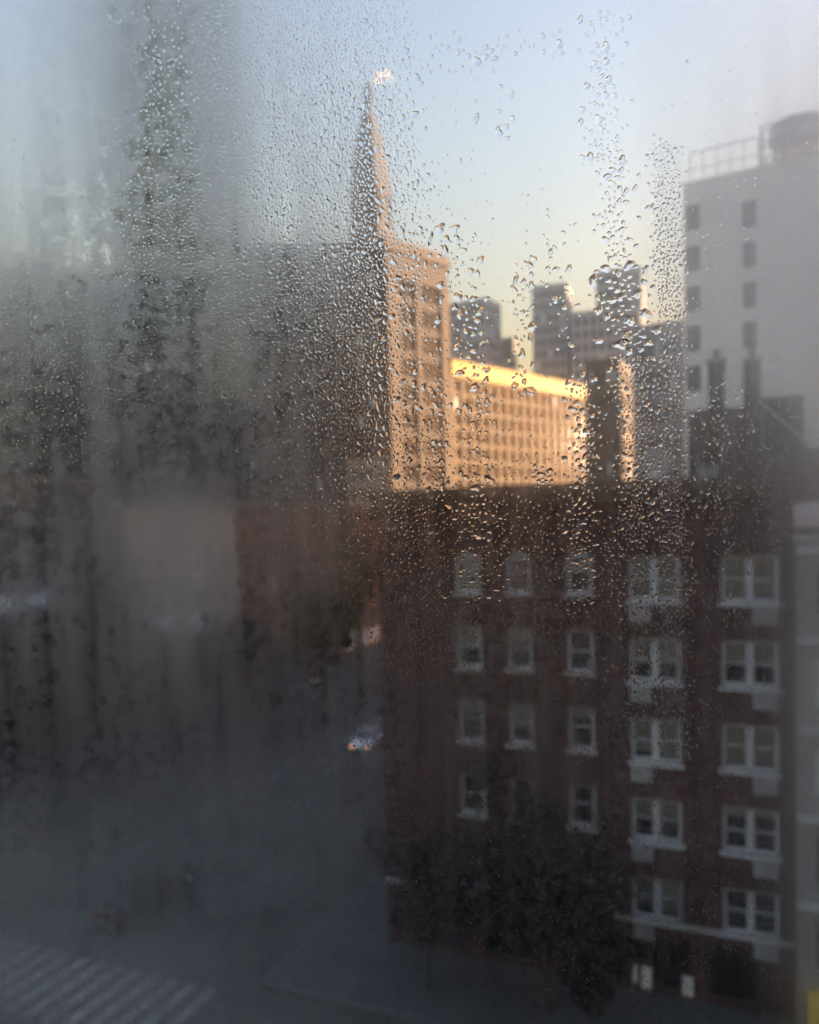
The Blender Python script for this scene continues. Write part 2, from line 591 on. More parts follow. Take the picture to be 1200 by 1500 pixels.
for (a, b, z0, z1, ci, r, n) in holes:
    sash_window(root, a, b, z0, z1, n, BLIND.get((ci, r), 0), r == 0 and n == 1, ci * 10 + r)
    if n == 2:                                     # air-conditioner grille through the wall under one light
        s = MB()
        x0, x1 = (a + .02, a + .80) if ci == 3 else (b - .86, b - .02)
        zt = z0 - .16
        s.box(x0, x1, -.06, -.002, zt - .62, zt)
        sl_ = s.build('air_conditioner_sleeve', 'metal', root)
        for k in range(7):
            MB().box(x0 + .05, x1 - .05, -.085, -.061, zt - .57 + k * .078, zt - .53 + k * .078).build('slat', 'metal', sl_)
for i, (a, b, z0, z1) in enumerate(shop):
    fr = MB()
    fr.box(a, a + .1, .1, .2, z0, z1); fr.box(b - .1, b, .1, .2, z0, z1)
    fr.box(a + .1, b - .1, .1, .2, z1 - .1, z1); fr.box(a + .1, b - .1, .1, .2, z0, z0 + .12)
    if b - a > 2:
        fr.box((a + b) / 2 - .04, (a + b) / 2 + .04, .102, .198, z0 + .12, z1 - .1)
    s = fr.build('shopfront' if b - a > 1.2 else 'door', 'darkmetal', root)
    MB().box(a + .1, b - .1, .14, .15, z0 + .12, z1 - .1).build('pane', 'pane', s)
MB().box(.34, BW - .34, 2.0, 2.1, 0.0, 2.7).build('light_stop_wall', 'dim', root)  # added light stop behind the shopfronts
# pale notices standing in the shop window
for (pa, pb, ya, yb) in ((927, 935, 1412, 1440), (940, 955, 1414, 1449), (1000, 1016, 1428, 1460)):
    x0, zt = facade_x(pa, ya)
    x1, zb = facade_x(pb, yb)
    MB().box(x0 - xL, x1 - xL, -.05, -.02, zb, zt).build('notice_board', 'paper', root)

# roof clutter of the brick house
def on_roof(px0, px1, py, Y, depth):
    p0, p1 = at(px0, py, Y), at(px1, py, Y)
    return p0, p1


def roof_box(name, label, cat, px0, px1, ptop, Y, dep, mat, extra=None, zbase=None):
    p0, p1 = at(px0, ptop, Y), at(px1, ptop, Y)
    W = (p1 - p0).length / max(.5, math.cos(STREET))
    zb = BH - .8 if zbase is None else zbase
    e = empty(name, label, cat, (p0.x, p0.y, zb), STREET)
    H = p0.z - zb
    MB().box(0, W, 0, dep, 0, H).build('wall', mat, e)
    cb = MB()
    cb.box(-.07, W + .07, -.07, dep + .07, H + .001, H + .12)
    cb.build('coping', 'stone' if extra is None else extra, e)
    return e, W, H


e, W, H = roof_box('stair_bulkhead', 'brown brick stair bulkhead on the roof below the white building', 'bulkhead', 1008, 1090, 606, 38, 5, 'brownbrick', 'darkgrey')
MB().box(W * .55, W * .8, -.05, .02, 0, 2.0).build('door', 'darkmetal', e)
e, W, H = roof_box('elevator_bulkhead', 'dark grey machine room on the roof with a slanting stair rail', 'bulkhead', 1096, 1164, 588, 41, 5, 'darkgrey', 'darkgrey')
cb = MB()
cb.tube((W * .25, -.3, H * .95), (W * 1.05, -.3, H * .55), .09)
cb.tube((W * .25, -.3, H * .95), (W * .25, -.3, 0), .05)
cb.tube((W * 1.05, -.3, H * .55), (W * 1.05, -.3, 0), .05)
cb.build('stair_rail', 'metal', e)
e, W, H = roof_box('low_rooftop_room', 'low brown rooftop room at the brick house end beside the grey neighbour', 'bulkhead', 1060, 1215, 668, 34, 4, 'brownbrick', 'darkgrey')
for px, nm, top in ((1050, 'slender dark chimney nearer the pale roof tanks', 532), (1102, 'slender dark chimney above the slanting stair rail', 530)):
    p = at(px, top, 40)
    ch = empty('chimney', nm, 'chimney', (p.x, p.y, BH - .8), STREET, 'chimneys on the brick roof')
    H = p.z - BH + .8
    MB().box(-.38, .38, -.38, .38, 0, H).build('stack', 'darkgrey', ch)
    MB().box(-.45, .45, -.45, .45, H + .001, H + .15).build('cap', 'grey', ch)
    MB().lathe([(.18, H + .151), (.15, H + .65)], 10).build('pot', 'brownbrick', ch)
for (p0, p1, top, Y, lab) in ((947, 972, 662, 37, 'tall pale rooftop ventilation unit beside the grey building'), (1024, 1046, 688, 36, 'small white rooftop ventilation unit on the brick house'), (1182, 1206, 690, 33, 'white rooftop ventilation unit at the right-hand edge')):
    e, W, H = roof_box('rooftop_unit', lab, 'roof unit', p0, p1, top, Y, .9, 'paint', 'metal')
    e['group'] = 'ventilation units on the brick roof'
    for k in range(4):
        MB().box(.06, W - .06, -.03, -.002, H - .2 - k * .2, H - .1 - k * .2).build('louvre', 'metal', e)

# ------------------------------------------------------------------ pale neighbour at the right
p = A + U * (xR + .05) + N * 1.0
nb_h = hz(1180, 792, 26.2)
hl = []
for r in range(5):
    hl += [(.5, 2.0, nb_h - 2.6 - r * 3.0, nb_h - .9 - r * 3.0), (3.0, 4.6, nb_h - 2.6 - r * 3.0, nb_h - .9 - r * 3.0), (6, 7.6, nb_h - 2.6 - r * 3.0, nb_h - .9 - r * 3.0)]
nbr = building('neighbour_house', 'pale grey house joined to the brick apartment house at the frame edge', (p.x, p.y), STREET, 10, 18, nb_h, 'grey', [('front', hl)], frame='paint')
for r in range(5):
    MB().box(-.02, 10.02, -.12, -.002, nb_h - .45 - r * 3.0, nb_h - .2 - r * 3.0).build('string_course', 'paint', nbr)
# taller block added out of view to keep the sun off the window
p2 = A + U * (xR + 10.2)
hl = grid(1, 35, 9, 4.2, 3.2, 9, 1.6, 1.8)
building('shade_block', 'unseen tall brown brick block added beyond the pale neighbour to block the sun', (p2.x, p2.y), STREET, 36, 20, 36, 'brownbrick', [('front', hl)], frame='paint')
p = A + U * (facade_x(1168)[0]) + N * 1.02
aw = empty('shop_awning', 'yellow canvas awning over the neighbouring shopfront', 'awning', (p.x, p.y, 0), STREET)
zt = EYE + ray(1185, 1462).z * (p + N * .5).dot(N) / (ray(1185, 1462).x * N.x + ray(1185, 1462).y * N.y)
cb = MB()
i = 0
for a, b in ((.25, 3.0),):
    cb.quad((a, -1.3, zt - .75), (b, -1.3, zt - .75), (b, 0, zt), (a, 0, zt))
    cb.quad((a, -1.3, zt - 1.0), (b, -1.3, zt - 1.0), (b, -1.3, zt - .75), (a, -1.3, zt - .75))
    cb.poly([(a, 0, zt), (a, 0, zt - .75), (a, -1.3, zt - .75)])
    cb.poly([(b, 0, zt), (b, -1.3, zt - .75), (b, 0, zt - .75)])
cb.build('canopy', 'awning', aw)
fb = MB()
for x in (.3, 2.95):
    fb.tube((x, 0, zt - .7), (x, -1.27, zt - .8), .02)
    fb.tube((x, 0, zt - .05), (x, -1.27, zt - .8), .02)
fb.build('frame', 'darkmetal', aw)

# ------------------------------------------------------------------ white apartment block behind, with its water tank
WR = R(-30)
YW = 60.0
w0 = at(1001, 272, YW)
WH = w0.z
uW = Vector((math.cos(WR), math.sin(WR), 0))


def line_x(p0, u, px):
    """distance along u from p0 at which the line is seen in photo column px (near the horizon row)"""
    d = ray(px, 420)
    # p0 + u t = d k
    a = np.array([[u.x, -d.x], [u.y, -d.y]])
    t, k = np.linalg.solve(a, np.array([-p0.x, -p0.y]))
    return t, k


hl = []
for px0, px1, ys in ((1004, 1026, (320, 379, 437, 496, 553)), (1087, 1109, (315, 373, 431, 489, 547))):
    a, ka = line_x(w0, uW, px0)
    b, kb = line_x(w0, uW, px1)
    for y in ys:
        zc_ = EYE + ray((px0 + px1) / 2, y).z * (ka + kb) / 2
        hl.append((a, b, zc_ - .93, zc_ + .93))
a5 = line_x(w0, uW, 1136)[0]
white = building('white_building', 'tall pale whitewashed apartment block with small windows behind the brick house', (w0.x, w0.y), WR, 30, 33, WH, 'white_render', [('front', hl)], frame='bluegrey', roof='grey')  # unseen depth stretched to block sun from the corner house
# higher block of the same building
hb = hz(1150, 222, line_x(w0, uW, 1150)[1] * ray(1150, 420).y)
MB().box(a5, a5 + 12, 1.2, 9, WH - .5, hb).build('penthouse_wall', 'white_render', white)
MB().box(a5 - .1, a5 + 12.1, 1.1, 9.1, hb + .001, hb + .15).build('coping', 'white_render', white)
# railing and pipe frame on its roof
cb = MB()
rz = hz(1030, 213, YW - 1)
for x in np.linspace(.4, 5.0, 6):
    cb.tube((x, .5, WH - .2), (x, .5, rz), .04, seg=6)
cb.tube((.4, .5, rz), (5.0, .5, rz), .05, seg=6)
cb.tube((.4, .5, (rz + WH) / 2), (5.0, .5, (rz + WH) / 2), .03, seg=6)
cb.build('roof_railing', 'metal', white)
cb = MB()
x0, x1 = line_x(w0, uW, 1114)[0], line_x(w0, uW, 1134)[0]
zt = hz(1124, 170, 56.5)
for x in (x0, x1):
    for y in (.6, 1.5):
        cb.tube((x, y, WH - .7), (x, y, zt), .07, seg=6)
for z in (zt, zt - 1.1, zt - 2.2):
    for y in (.6, 1.5):
        cb.tube((x0, y, z), (x1, y, z), .06, seg=6)
    for x in (x0, x1):
        cb.tube((x, .6, z), (x, 1.5, z), .06, seg=6)
cb.build('antenna_frame', 'metal', white)
pt = at(1196, 225, 54.5)
wt = empty('water_tank', 'round wooden water tank with conical cap on the white building roof', 'water tank', (pt.x, pt.y + 2.4, hb + .15))
zt = hz(1196, 178, 56)
HT = zt - hb - .15
MB().lathe([(1.75, .45), (1.8, HT * .6), (1.75, HT * .72)], 24).build('tank', 'wood', wt, smooth=False)
MB().lathe([(1.95, HT * .721), (1.2, HT * .9), (.12, HT)], 24).build('conical_roof', 'wood', wt)
for k in range(3):
    MB().lathe([(1.84, .7 + k * .5), (1.84, .76 + k * .5)], 24).build('hoop', 'darkmetal', wt)
for k in range(4):
    t = k * math.pi / 2 + .4
    MB().tube((1.2 * math.cos(t), 1.2 * math.sin(t), 0), (1.2 * math.cos(t), 1.2 * math.sin(t), .45), .12).build('leg', 'metal', wt)

# ------------------------------------------------------------------ tan building with the sunlit cornice
TR = R(46)
uT = Vector((math.cos(TR), math.sin(TR), 0))
Y0 = 140.0
t0 = at(564, 345, Y0)
TH = t0.z
tw = line_x(t0, uT, 656)[0]
tl = line_x(t0, uT, 859)[0] - tw
hl = []
for j in range(9):
    z = TH - 9.5 - j * 4.6
    if z < 15:
        break
    for (f0, f1) in ((.20, .42), (.54, .84)):
        hl.append((tw * f0, tw * f1, z, z + 3.1))
tan_tower = building('tan_tower', 'tall tan brick tower joined to the long sunlit facade', (t0.x, t0.y), TR, tw, 14, TH, 'tanstone', [('front', hl)], frame='dimtan', blinds=0)
cb = MB()
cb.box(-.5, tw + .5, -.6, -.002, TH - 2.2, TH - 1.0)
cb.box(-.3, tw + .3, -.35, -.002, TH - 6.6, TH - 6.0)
cb.build('cornice', 'dimtan', tan_tower)
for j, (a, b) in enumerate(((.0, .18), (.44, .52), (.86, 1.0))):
    MB().box(tw * a, tw * b, -.3, -.002, 6, TH - 6.7).build('pier', 'dimtan', tan_tower)
t1 = t0 + uT * (tw + .02)
LH = EYE + ray(657, 528).z * line_x(t0, uT, 657)[1]
FLO = 3.15
rows = 8
CORN = 2.7
hl = grid(.6, tl - .6, 17, LH - CORN - .5 - 2.2 - FLO * (rows - 1), FLO, rows, tl / 17 * .52, 2.2)
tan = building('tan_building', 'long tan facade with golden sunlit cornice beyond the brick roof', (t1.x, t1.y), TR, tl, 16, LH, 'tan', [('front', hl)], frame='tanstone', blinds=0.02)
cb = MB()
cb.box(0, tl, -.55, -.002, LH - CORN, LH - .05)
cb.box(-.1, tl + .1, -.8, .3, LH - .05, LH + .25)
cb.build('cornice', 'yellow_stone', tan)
for r in range(rows + 1):
    z = LH - CORN - .55 - r * FLO
    MB().box(0, tl, -.16, -.002, z - .12, z + .14).build('string_course', 'tanstone', tan)
for k in range(18):
    x = .6 + (tl - 1.2) * k / 17
    MB().box(x - .32, x + .32, -.2, -.17, 8, LH - CORN - .3).build('pier', 'tan', tan)

# ------------------------------------------------------------------ background towers
def tower(name, label, pc, ptop, Y, left_px, right_px, rot, mat, nwl=4, nwr=2, cat='building', deep=None, dz=3.4):
    """box with its near corner seen in column pc at depth Y; faces end at the columns left_px and right_px.
    The front (local x) is the left-hand face; it ends at the near corner."""
    p = at(pc, ptop, Y)
    u = Vector((math.cos(rot), math.sin(rot), 0))
    v = Vector((-math.sin(rot), math.cos(rot), 0))
    W = -line_x(p, u, left_px)[0]
    D = line_x(p, v, right_px)[0] if right_px > pc + 1 else 12.0
    D = deep or D
    c = p - u * W
    H = p.z
    nz = max(2, int((H - 10) / dz) - 1)
    nz = min(nz, 13)
    wl = W / nwl * .5
    fr = grid(.5, W - .5, nwl, H - 1.6 - 1.9 - dz * (nz - 1), dz, nz, wl, 1.9)
    fs = grid(.5, D - .5, nwr, H - 1.6 - 1.9 - dz * (nz - 1), dz, nz, D / nwr * .45, 1.9) if nwr else []
    return building(name, label, (c.x, c.y), rot, W, D, H, mat, [('front', fr), ('right', fs)], frame='metal')


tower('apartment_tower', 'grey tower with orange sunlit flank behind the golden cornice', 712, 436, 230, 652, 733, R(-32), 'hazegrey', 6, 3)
tower('low_tower', 'low hazy block in the sky gap between two towers', 752, 494, 300, 728, 756, R(-25), 'grey', 3, 2)
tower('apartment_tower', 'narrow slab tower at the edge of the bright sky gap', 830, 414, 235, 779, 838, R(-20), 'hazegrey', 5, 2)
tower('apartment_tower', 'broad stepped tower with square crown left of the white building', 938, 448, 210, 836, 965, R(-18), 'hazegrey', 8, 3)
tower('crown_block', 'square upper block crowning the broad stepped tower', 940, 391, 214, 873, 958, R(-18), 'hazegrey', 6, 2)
tower('office_block', 'grey block with bright orange sunlit flank right of the tan building', 908, 524, 120, 856, 925, R(-24), 'dimtan', 5, 2)
tower('apartment_block', 'hazy grey block half hidden by the white building', 1000, 470, 84, 926, 1040, R(-30), 'grey', 5, 8, deep=46)  # hidden depth extended to shade houses across the avenue

# ------------------------------------------------------------------ stone tower with spire
YS = 150.0
ps = at(545, 345, YS)
k = YS / F
hw = lambda p: p * k
sp = empty('spire_tower', 'slender stone tower tapering to a pointed spire beside the tan tower', 'tower', (ps.x, ps.y, 0), R(-28))
zs = lambda y: hz(545, y, YS)
r2 = math.sqrt(2) * .5
MB().lathe([(hw(47) * r2, 0), (hw(47) * r2, zs(345))], 4, math.pi / 4).build('shaft', 'tanstone', sp)
MB().lathe([(hw(49) * r2, zs(345)), (hw(49) * r2, zs(338)), (hw(44) * r2, zs(337)), (hw(43) * r2, zs(272)), (hw(44) * r2, zs(268))], 4, math.pi / 4).build('belfry', 'tanstone', sp)
MB().lathe([(hw(39) * r2, zs(268)), (hw(34) * r2, zs(232)), (hw(26) * r2, zs(200)), (hw(16) * r2, zs(172)), (hw(8) * r2, zs(155))], 4, math.pi / 4).build('spire', 'tanstone', sp)
MB().lathe([(hw(7) * r2, zs(155)), (hw(11) * r2, zs(142)), (hw(10) * r2, zs(132)), (hw(3) * r2, zs(120))], 8).build('finial', 'tanstone', sp)
for sx in (-1, 1):
    for j in range(2):
        for face in range(4):
            a = face * math.pi / 2
            w = hw(9)
            d = hw(44) * .5
            z0, z1 = zs(335) + .3, zs(285)
            b = MB().box(sx * hw(14) - w / 2, sx * hw(14) + w / 2, -d - .10, -d + .2, z0, z1)
            if j == 0:
                o = b.build('louvre_opening', 'farglass', sp)
                o.rotation_euler = (0, 0, a)

LR = STREET + math.pi / 2                          # fronts face the avenue
# ------------------------------------------------------------------ left-hand masses behind the fog
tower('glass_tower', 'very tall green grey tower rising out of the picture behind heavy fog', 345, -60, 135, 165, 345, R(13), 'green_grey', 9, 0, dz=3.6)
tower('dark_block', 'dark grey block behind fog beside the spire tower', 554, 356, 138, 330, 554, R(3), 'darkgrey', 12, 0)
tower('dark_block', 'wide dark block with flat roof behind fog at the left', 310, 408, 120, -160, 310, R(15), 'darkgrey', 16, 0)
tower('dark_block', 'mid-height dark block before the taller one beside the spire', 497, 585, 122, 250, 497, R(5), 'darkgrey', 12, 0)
p = at(-14, 372, 116)
bh = empty('roof_bulkhead', 'small sunlit bulkhead on the wide dark roof at the frame edge', 'bulkhead', (p.x, p.y + 6, hz(-14, 408, 122) - .7), R(-10))
MB().box(0, 2.6, 0, 3.4, 0, 4.2).build('wall', 'stone', bh)
MB().box(-.1, 2.7, -.1, 3.5, 4.201, 4.35).build('coping', 'stone', bh)

# hidden houses added behind the brick house to keep sun off the avenue
for k, (v0, v1, hh, mt, lab) in enumerate(((23, 42, 20, 'brownbrick', 'unseen brown brick row house added for shade directly behind the brick apartment house'), (42.2, 66, 21, 'redbrick', 'unseen russet row house added for shade second behind the brick apartment house'), (66.2, 96, 22, 'brownbrick', 'unseen brown brick row house added for shade third behind the brick apartment house'))):
    c = BC + AV * v1 + U * .5
    building('shade_row_house', lab, (c.x, c.y), LR - math.pi, v1 - v0, 14, hh, mt, [('front', grid(1, v1 - v0 - 1, 6, 4, 3.2, 4, 1.2, 1.8))], frame='paint', group='unseen row houses added to shade the avenue')

# left side of the avenue
def avenue_house(name, label, pxa, pxb, ptop, mat, nx, nz, u_off=-37.0, frame='paint', cat='building', roof='darkgrey'):
    p0 = BC + U * u_off
    ta = line_x(p0, AV, pxa)[0]
    tb = line_x(p0, AV, pxb)[0]
    c = p0 + AV * ta
    W = tb - ta
    Y = c.y
    H = hz(pxa, ptop, Y)
    hl = grid(.8, W - .8, nx, 4.0, 3.2, nz, W / nx * .42, 1.8)
    hl = [h for h in hl if h[3] < H - .7]
    hl += [(W * .06, W * .44, .5, 2.9), (W * .56, W * .94, .5, 2.9)]
    return building(name, label, (c.x, c.y), LR, W, 16, H, mat, [('front', hl), ('left', [(h[0] * 16 / W, h[0] * 16 / W + 1.2, h[2], h[3]) for h in hl[:nz * 3] if h[0] * 16 / W + 1.2 < 15.5])], frame=frame, roof=roof)


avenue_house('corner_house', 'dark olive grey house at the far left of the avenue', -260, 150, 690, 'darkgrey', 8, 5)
ph = avenue_house('pale_house', 'pale stone house glowing dimly through the fog beside red brick', 165, 330, 748, 'stone', 6, 4)
avenue_house('russet_house', 'russet brick house on the far side of the avenue', 333, 576, 738, 'redbrick', 10, 4)
tower('pale_block', 'pale blue grey block peeping between the tan tower and brick corner', 566, 672, 134, 500, 566, R(5), 'stone', 4, 0)
# white shop awning on the corner house; second stands in for a shop light
p = ground_at(20, 1040)
p0 = BC + U * -37.0
for (pxa, pxb, lab) in ((-60, 62, 'white canvas awning on the corner house by the avenue'), (196, 262, 'pale awning shape standing in for a shop light below the pale house')):
    ta, tb = line_x(p0, AV, pxa)[0], line_x(p0, AV, pxb)[0]
    c = p0 + AV * ta - U * -.02
    e = empty('shop_awning', lab, 'awning', (c.x, c.y, 0), LR, 'awnings on the far side of the avenue')
    W = tb - ta
    yr = 868 if pxa < 0 else 900
    zt = hz(pxa + 40, yr, c.y + 5)
    cb = MB()
    cb.quad((0, -2.2, zt - .9), (W, -2.2, zt - .9), (W, -.02, zt), (0, -.02, zt))
    cb.quad((0, -2.2, zt - 1.2), (W, -2.2, zt - 1.2), (W, -2.2, zt - .9), (0, -2.2, zt - .9))
    cb.poly([(0, -.02, zt), (0, -.02, zt - .9), (0, -2.2, zt - .9)])
    cb.poly([(W, -.02, zt), (W, -2.2, zt - .9), (W, -.02, zt - .9)])
    cb.build('canopy', 'paint', e)
    fb = MB()
    for x in (.1, W - .1):
        fb.tube((x, 0, zt - 1.0), (x, -2.15, zt - 1.0), .03)
    fb.build('frame', 'darkmetal', e)


# ------------------------------------------------------------------ trees
def tree(label, loc, h, rad, leaf, n_leaf, size, group, crown_low=.35, seed=1):
    rr = np.random.default_rng(seed)
    e = empty('street_tree', label, 'tree', loc, rr.uniform(0, 6), group)
    tb = MB()
    pts = [Vector((0, 0, -.05)), Vector((.08, .05, h * .25)), Vector((.0, .12, h * .5)), Vector((.1, .0, h * .78))]
    rads = [h * .022, h * .017, h * .012, h * .005]
    for i in range(3):
        tb.tube(pts[i], pts[i + 1], rads[i], rads[i + 1], 8)
    tips = []
    for k in range(16):
        f = rr.uniform(crown_low, .75)
        b = Vector((.05, .08, h * f))
        a = rr.uniform(0, 2 * math.pi)
        l = rad * rr.uniform(.55, .95)
        tip = b + Vector((math.cos(a) * l, math.sin(a) * l, h * rr.uniform(.08, .24)))
        mid = b.lerp(tip, .5) + Vector((0, 0, -.03 * h))
        tb.tube(b, mid, h * .007, h * .004, 6)
        tb.tube(mid, tip, h * .004, h * .0015, 5)
        tips += [mid, tip]
    tips.append(pts[-1])
    tb.build('trunk', 'bark', e)
    # leaves: small quads in clumps about the twig ends, the outline uneven
    nc = 42
    cl = []
    for k in range(nc):
        t = tips[k % len(tips)]
        cl.append((np.array(t) + rr.normal(0, rad * .2, 3), rad * rr.uniform(.16, .36)))
    v, f = [], []
    for i in range(n_leaf):
        c, s = cl[rr.integers(nc)]
        d = rr.normal(0, 1, 3)
        d /= np.linalg.norm(d)
        p = c + d * s * rr.uniform(.3, 1.0) ** .6
        if p[2] < h * .22:
            continue
        a = rr.normal(0, 1, 3); a /= np.linalg.norm(a)
        b = np.cross(a, rr.normal(0, 1, 3)); b /= np.linalg.norm(b)
        q = size * rr.uniform(.6, 1.3)
        j = len(v)
        v += [tuple(p - a * q), tuple(p + b * q * .55), tuple(p + a * q), tuple(p - b * q * .55)]
        f.append((j, j + 1, j + 2, j + 3))
    m = MB()
    m.v, m.f = v, f
    m.build('crown', leaf, e)
    return e


def tree_at(label, px, ptop, Y, rad_px, leaf, group, n=5000, seed=1, size=None):
    p = at(px, ptop, Y)
    h = p.z
    rad = rad_px * Y / F
    return tree(label, (p.x, p.y, .12), h, rad, leaf, n, size or .16, group, seed=seed)


tree_at('dark street tree hiding the lower windows of the brick house', 792, 1185, 28.5, 105, 'leaf_dark', 'trees before the brick house', 7000, 3, .13)
tree_at('dark street tree at the brick corner beside the avenue', 620, 1230, 30.0, 78, 'leaf_dark', 'trees before the brick house', 6000, 4, .13)
tree_at('small dark tree under the paired windows of the brick house', 858, 1352, 26.0, 50, 'leaf_dark', 'trees before the brick house', 4500, 5, .12)
tree_at('russet autumn tree at the brick corner catching orange light', 522, 745, 78, 34, 'leaf_autumn', 'trees along the avenue', 6000, 6, .3)
tree_at('olive autumn tree below the russet house', 470, 850, 72, 46, 'leaf_olive', 'trees along the avenue', 6000, 7, .26)
tree_at('dark green tree before the pale house', 130, 770, 62, 66, 'leaf_dark', 'trees along the avenue', 7000, 8, .28)
tree_at('low dark green tree by the edge line of the avenue', 70, 985, 60, 70, 'leaf_dark', 'trees along the avenue', 5000, 9, .24)
tree_at('dark green tree between the pale and russet houses', 330, 905, 70, 55, 'leaf_dark', 'trees along the avenue', 5000, 10, .24)
tree_at('olive tree at the avenue edge beneath the pale awning', 215, 960, 62, 55, 'leaf_olive', 'trees along the avenue', 5000, 12, .24)


# ------------------------------------------------------------------ cars
def car(label, p, heading, paint, front_lamp, group):
    """sedan 4.6 m long, local +x is forward"""
    e = empty('car', label, 'car', (p.x, p.y, 0.0), heading, group)
    L, Wd = 2.3, .9
    sec = [(-2.3, .45, .82, .78), (-2.15, .28, .98, .86), (-1.3, .24, 1.02, .9), (0.2, .24, .99, .9), (1.1, .24, .95, .9), (1.9, .26, .84, .86), (2.22, .34, .72, .78), (2.3, .45, .62, .70)]
    b = MB()
    idx = []
    for (x, z0, z1, w) in sec:
        i = len(b.v)
        zm = (z0 + z1) / 2
        ring = [(-w * .9, z0), (-w, zm), (-w * .96, z1 - .06), (-w * .86, z1), (0, z1 + .02), (w * .86, z1), (w * .96, z1 - .06), (w, zm), (w * .9, z0)]
        b.v += [(x, y, z) for y, z in ring]
        idx.append(i)
    n = 9
    for s in range(len(sec) - 1):
        for k in range(n):
            j = (k + 1) % n
            b.f.append((idx[s] + k, idx[s + 1] + k, idx[s + 1] + j, idx[s] + j))
    b.f.append(tuple(idx[0] + k for k in range(n)))
    b.f.append(tuple(idx[-1] + k for k in reversed(range(n))))
    b.build('body', paint, e, smooth=True)
    lo = [(-1.75, .80), (1.15, .80)]
    cb = MB()
    zb, zt = .98, 1.44
    X = [(-1.8, zb), (-1.15, zt - .03), (-.5, zt + .02), (.1, zt), (1.15, zb)]
    for s in range(len(X) - 1):
        (xa, za), (xb, zb2) = X[s], X[s + 1]
        wa, wb2 = (.80 if za < 1.1 else .62), (.80 if zb2 < 1.1 else .62)
        cb.quad((xa, -wa, za), (xb, -wb2, zb2), (xb, wb2, zb2), (xa, wa, za))
    cb.poly([(x, -(.80 if z < 1.1 else .62), z) for x, z in X][::-1])
    cb.poly([(x, (.80 if z < 1.1 else .62), z) for x, z in X])
    cb.build('cabin', paint, e)
    def pane(name, pts, off):
        m = MB()
        o = Vector(off)
        m.poly([Vector(q) + o for q in pts])
        m.poly([Vector(q) - o * .5 for q in reversed(pts)])
        m.build(name, 'carglass', e)
    pane('windscreen', [(1.1, -.74, 1.0), (1.1, .74, 1.0), (.16, .57, 1.41), (.16, -.57, 1.41)], (.012, 0, .02))
    pane('rear_window', [(-1.74, .74, 1.0), (-1.74, -.74, 1.0), (-1.2, -.57, 1.38), (-1.2, .57, 1.38)], (-.012, 0, .02))
    for s in (-1, 1):
        pane('side_window', [(-1.45, s * .785, 1.04), (.95, s * .785, 1.04), (.1, s * .64, 1.39), (-1.1, s * .64, 1.38)], (0, s * .015, .005))
        for x in (-1.4, 1.42):
            wh = MB()
            wh.tube((x, s * .72, .32), (x, s * .92, .32), .32, seg=18)
            o = wh.build('wheel', 'rubber', e)
            MB().tube((x, s * .921, .32), (x, s * .935, .32), .2, seg=14).build('rim', 'metal', o)
        MB().box(2.2, 2.315, s * .62 - .14, s * .62 + .14, .56, .70).build('headlight', front_lamp, e)
        MB().box(-2.315, -2.2, s * .62 - .16, s * .62 + .16, .64, .80).build('tail_light', 'tail', e)
        MB().box(.75, .95, s * .98 - .07, s * .98 + .07, .98, 1.1).build('mirror', paint, e)
    MB().box(2.25, 2.31, -.4, .4, .40, .55).build('grille', 'darkmetal', e)
    MB().box(2.306, 2.325, -.22, .22, .36, .44).build('number_plate', 'paper', e)
    return e


toward = math.atan2(-AV.y, -AV.x)
away = math.atan2(AV.y, AV.x)
p = ground_at(521, 1106)
car('white car coming down the avenue with amber front lamps', p + AV * 2.3, toward + R(8), 'carwhite', 'amber', 'cars on the avenue')
car('grey car following just behind the white car', ground_at(553, 1068) + AV * 2.3, toward, 'cargrey', 'paper', 'cars on the avenue')
car('black car waiting near the zebra crossing', ground_at(182, 1352) + AV * 1.4, away - R(4), 'cardark', 'paper', 'cars on the avenue')
for i, (u, v, mt, lab) in enumerate(((-30.6, 24, 'cargrey', 'grey parked car by the far kerb below the low tree'), (-30.6, 38, 'cardark', 'black parked car by the far kerb below the pale awning'), (-30.6, 46, 'cargrey', 'grey parked car by the far kerb before the russet house'))):
    p = BC + U * u + AV * v
    car(lab, p, toward, mt, 'paper', 'cars parked along the far kerb')

# ------------------------------------------------------------------ a small lit cloud
bpy.context.view_layer.update()
pc = at(561, 112, 2500)
cb = MB()
rr = random.Random(5)
for k in range(9):
    c = Vector((rr.uniform(-24, 24), rr.uniform(-10, 10), rr.uniform(-9, 9)))
    r = rr.uniform(7, 13) * (1 - abs(c.x) / 50)
    i = len(cb.v)
    S, T = 8, 5
    for t in range(1, T):
        for s in range(S):
            th, ph = math.pi * t / T, 2 * math.pi * s / S
            q = r * rr.uniform(.85, 1.15)
            cb.v.append((c.x + q * math.sin(th) * math.cos(ph), c.y + q * math.sin(th) * math.sin(ph), c.z + q * .7 * math.cos(th)))
    cb.v += [(c.x, c.y, c.z + r * .7), (c.x, c.y, c.z - r * .7)]
    top, bot = len(cb.v) - 2, len(cb.v) - 1
    for s in range(S):
        j = (s + 1) % S
        cb.f.append((top, i + s, i + j))
        for t in range(T - 2):
            cb.f.append((i + t * S + s, i + (t + 1) * S + s, i + (t + 1) * S + j, i + t * S + j))
        cb.f.append((bot, i + (T - 2) * S + j, i + (T - 2) * S + s))
mcl = bpy.data.materials.new('cloud_vapour')
mcl.use_nodes = True
n = mcl.node_tree
n.nodes.remove(n.nodes['Principled BSDF'])
vs = n.nodes.new('ShaderNodeVolumeScatter')
vs.inputs['Density'].default_value = 0.11
vs.inputs['Anisotropy'].default_value = 0.2
n.links.new(vs.outputs[0], n.nodes['Material Output'].inputs['Volume'])
o = cb.build('cloud', mcl, None, pc)
o.scale = (1.25, 1.25, 1.6)
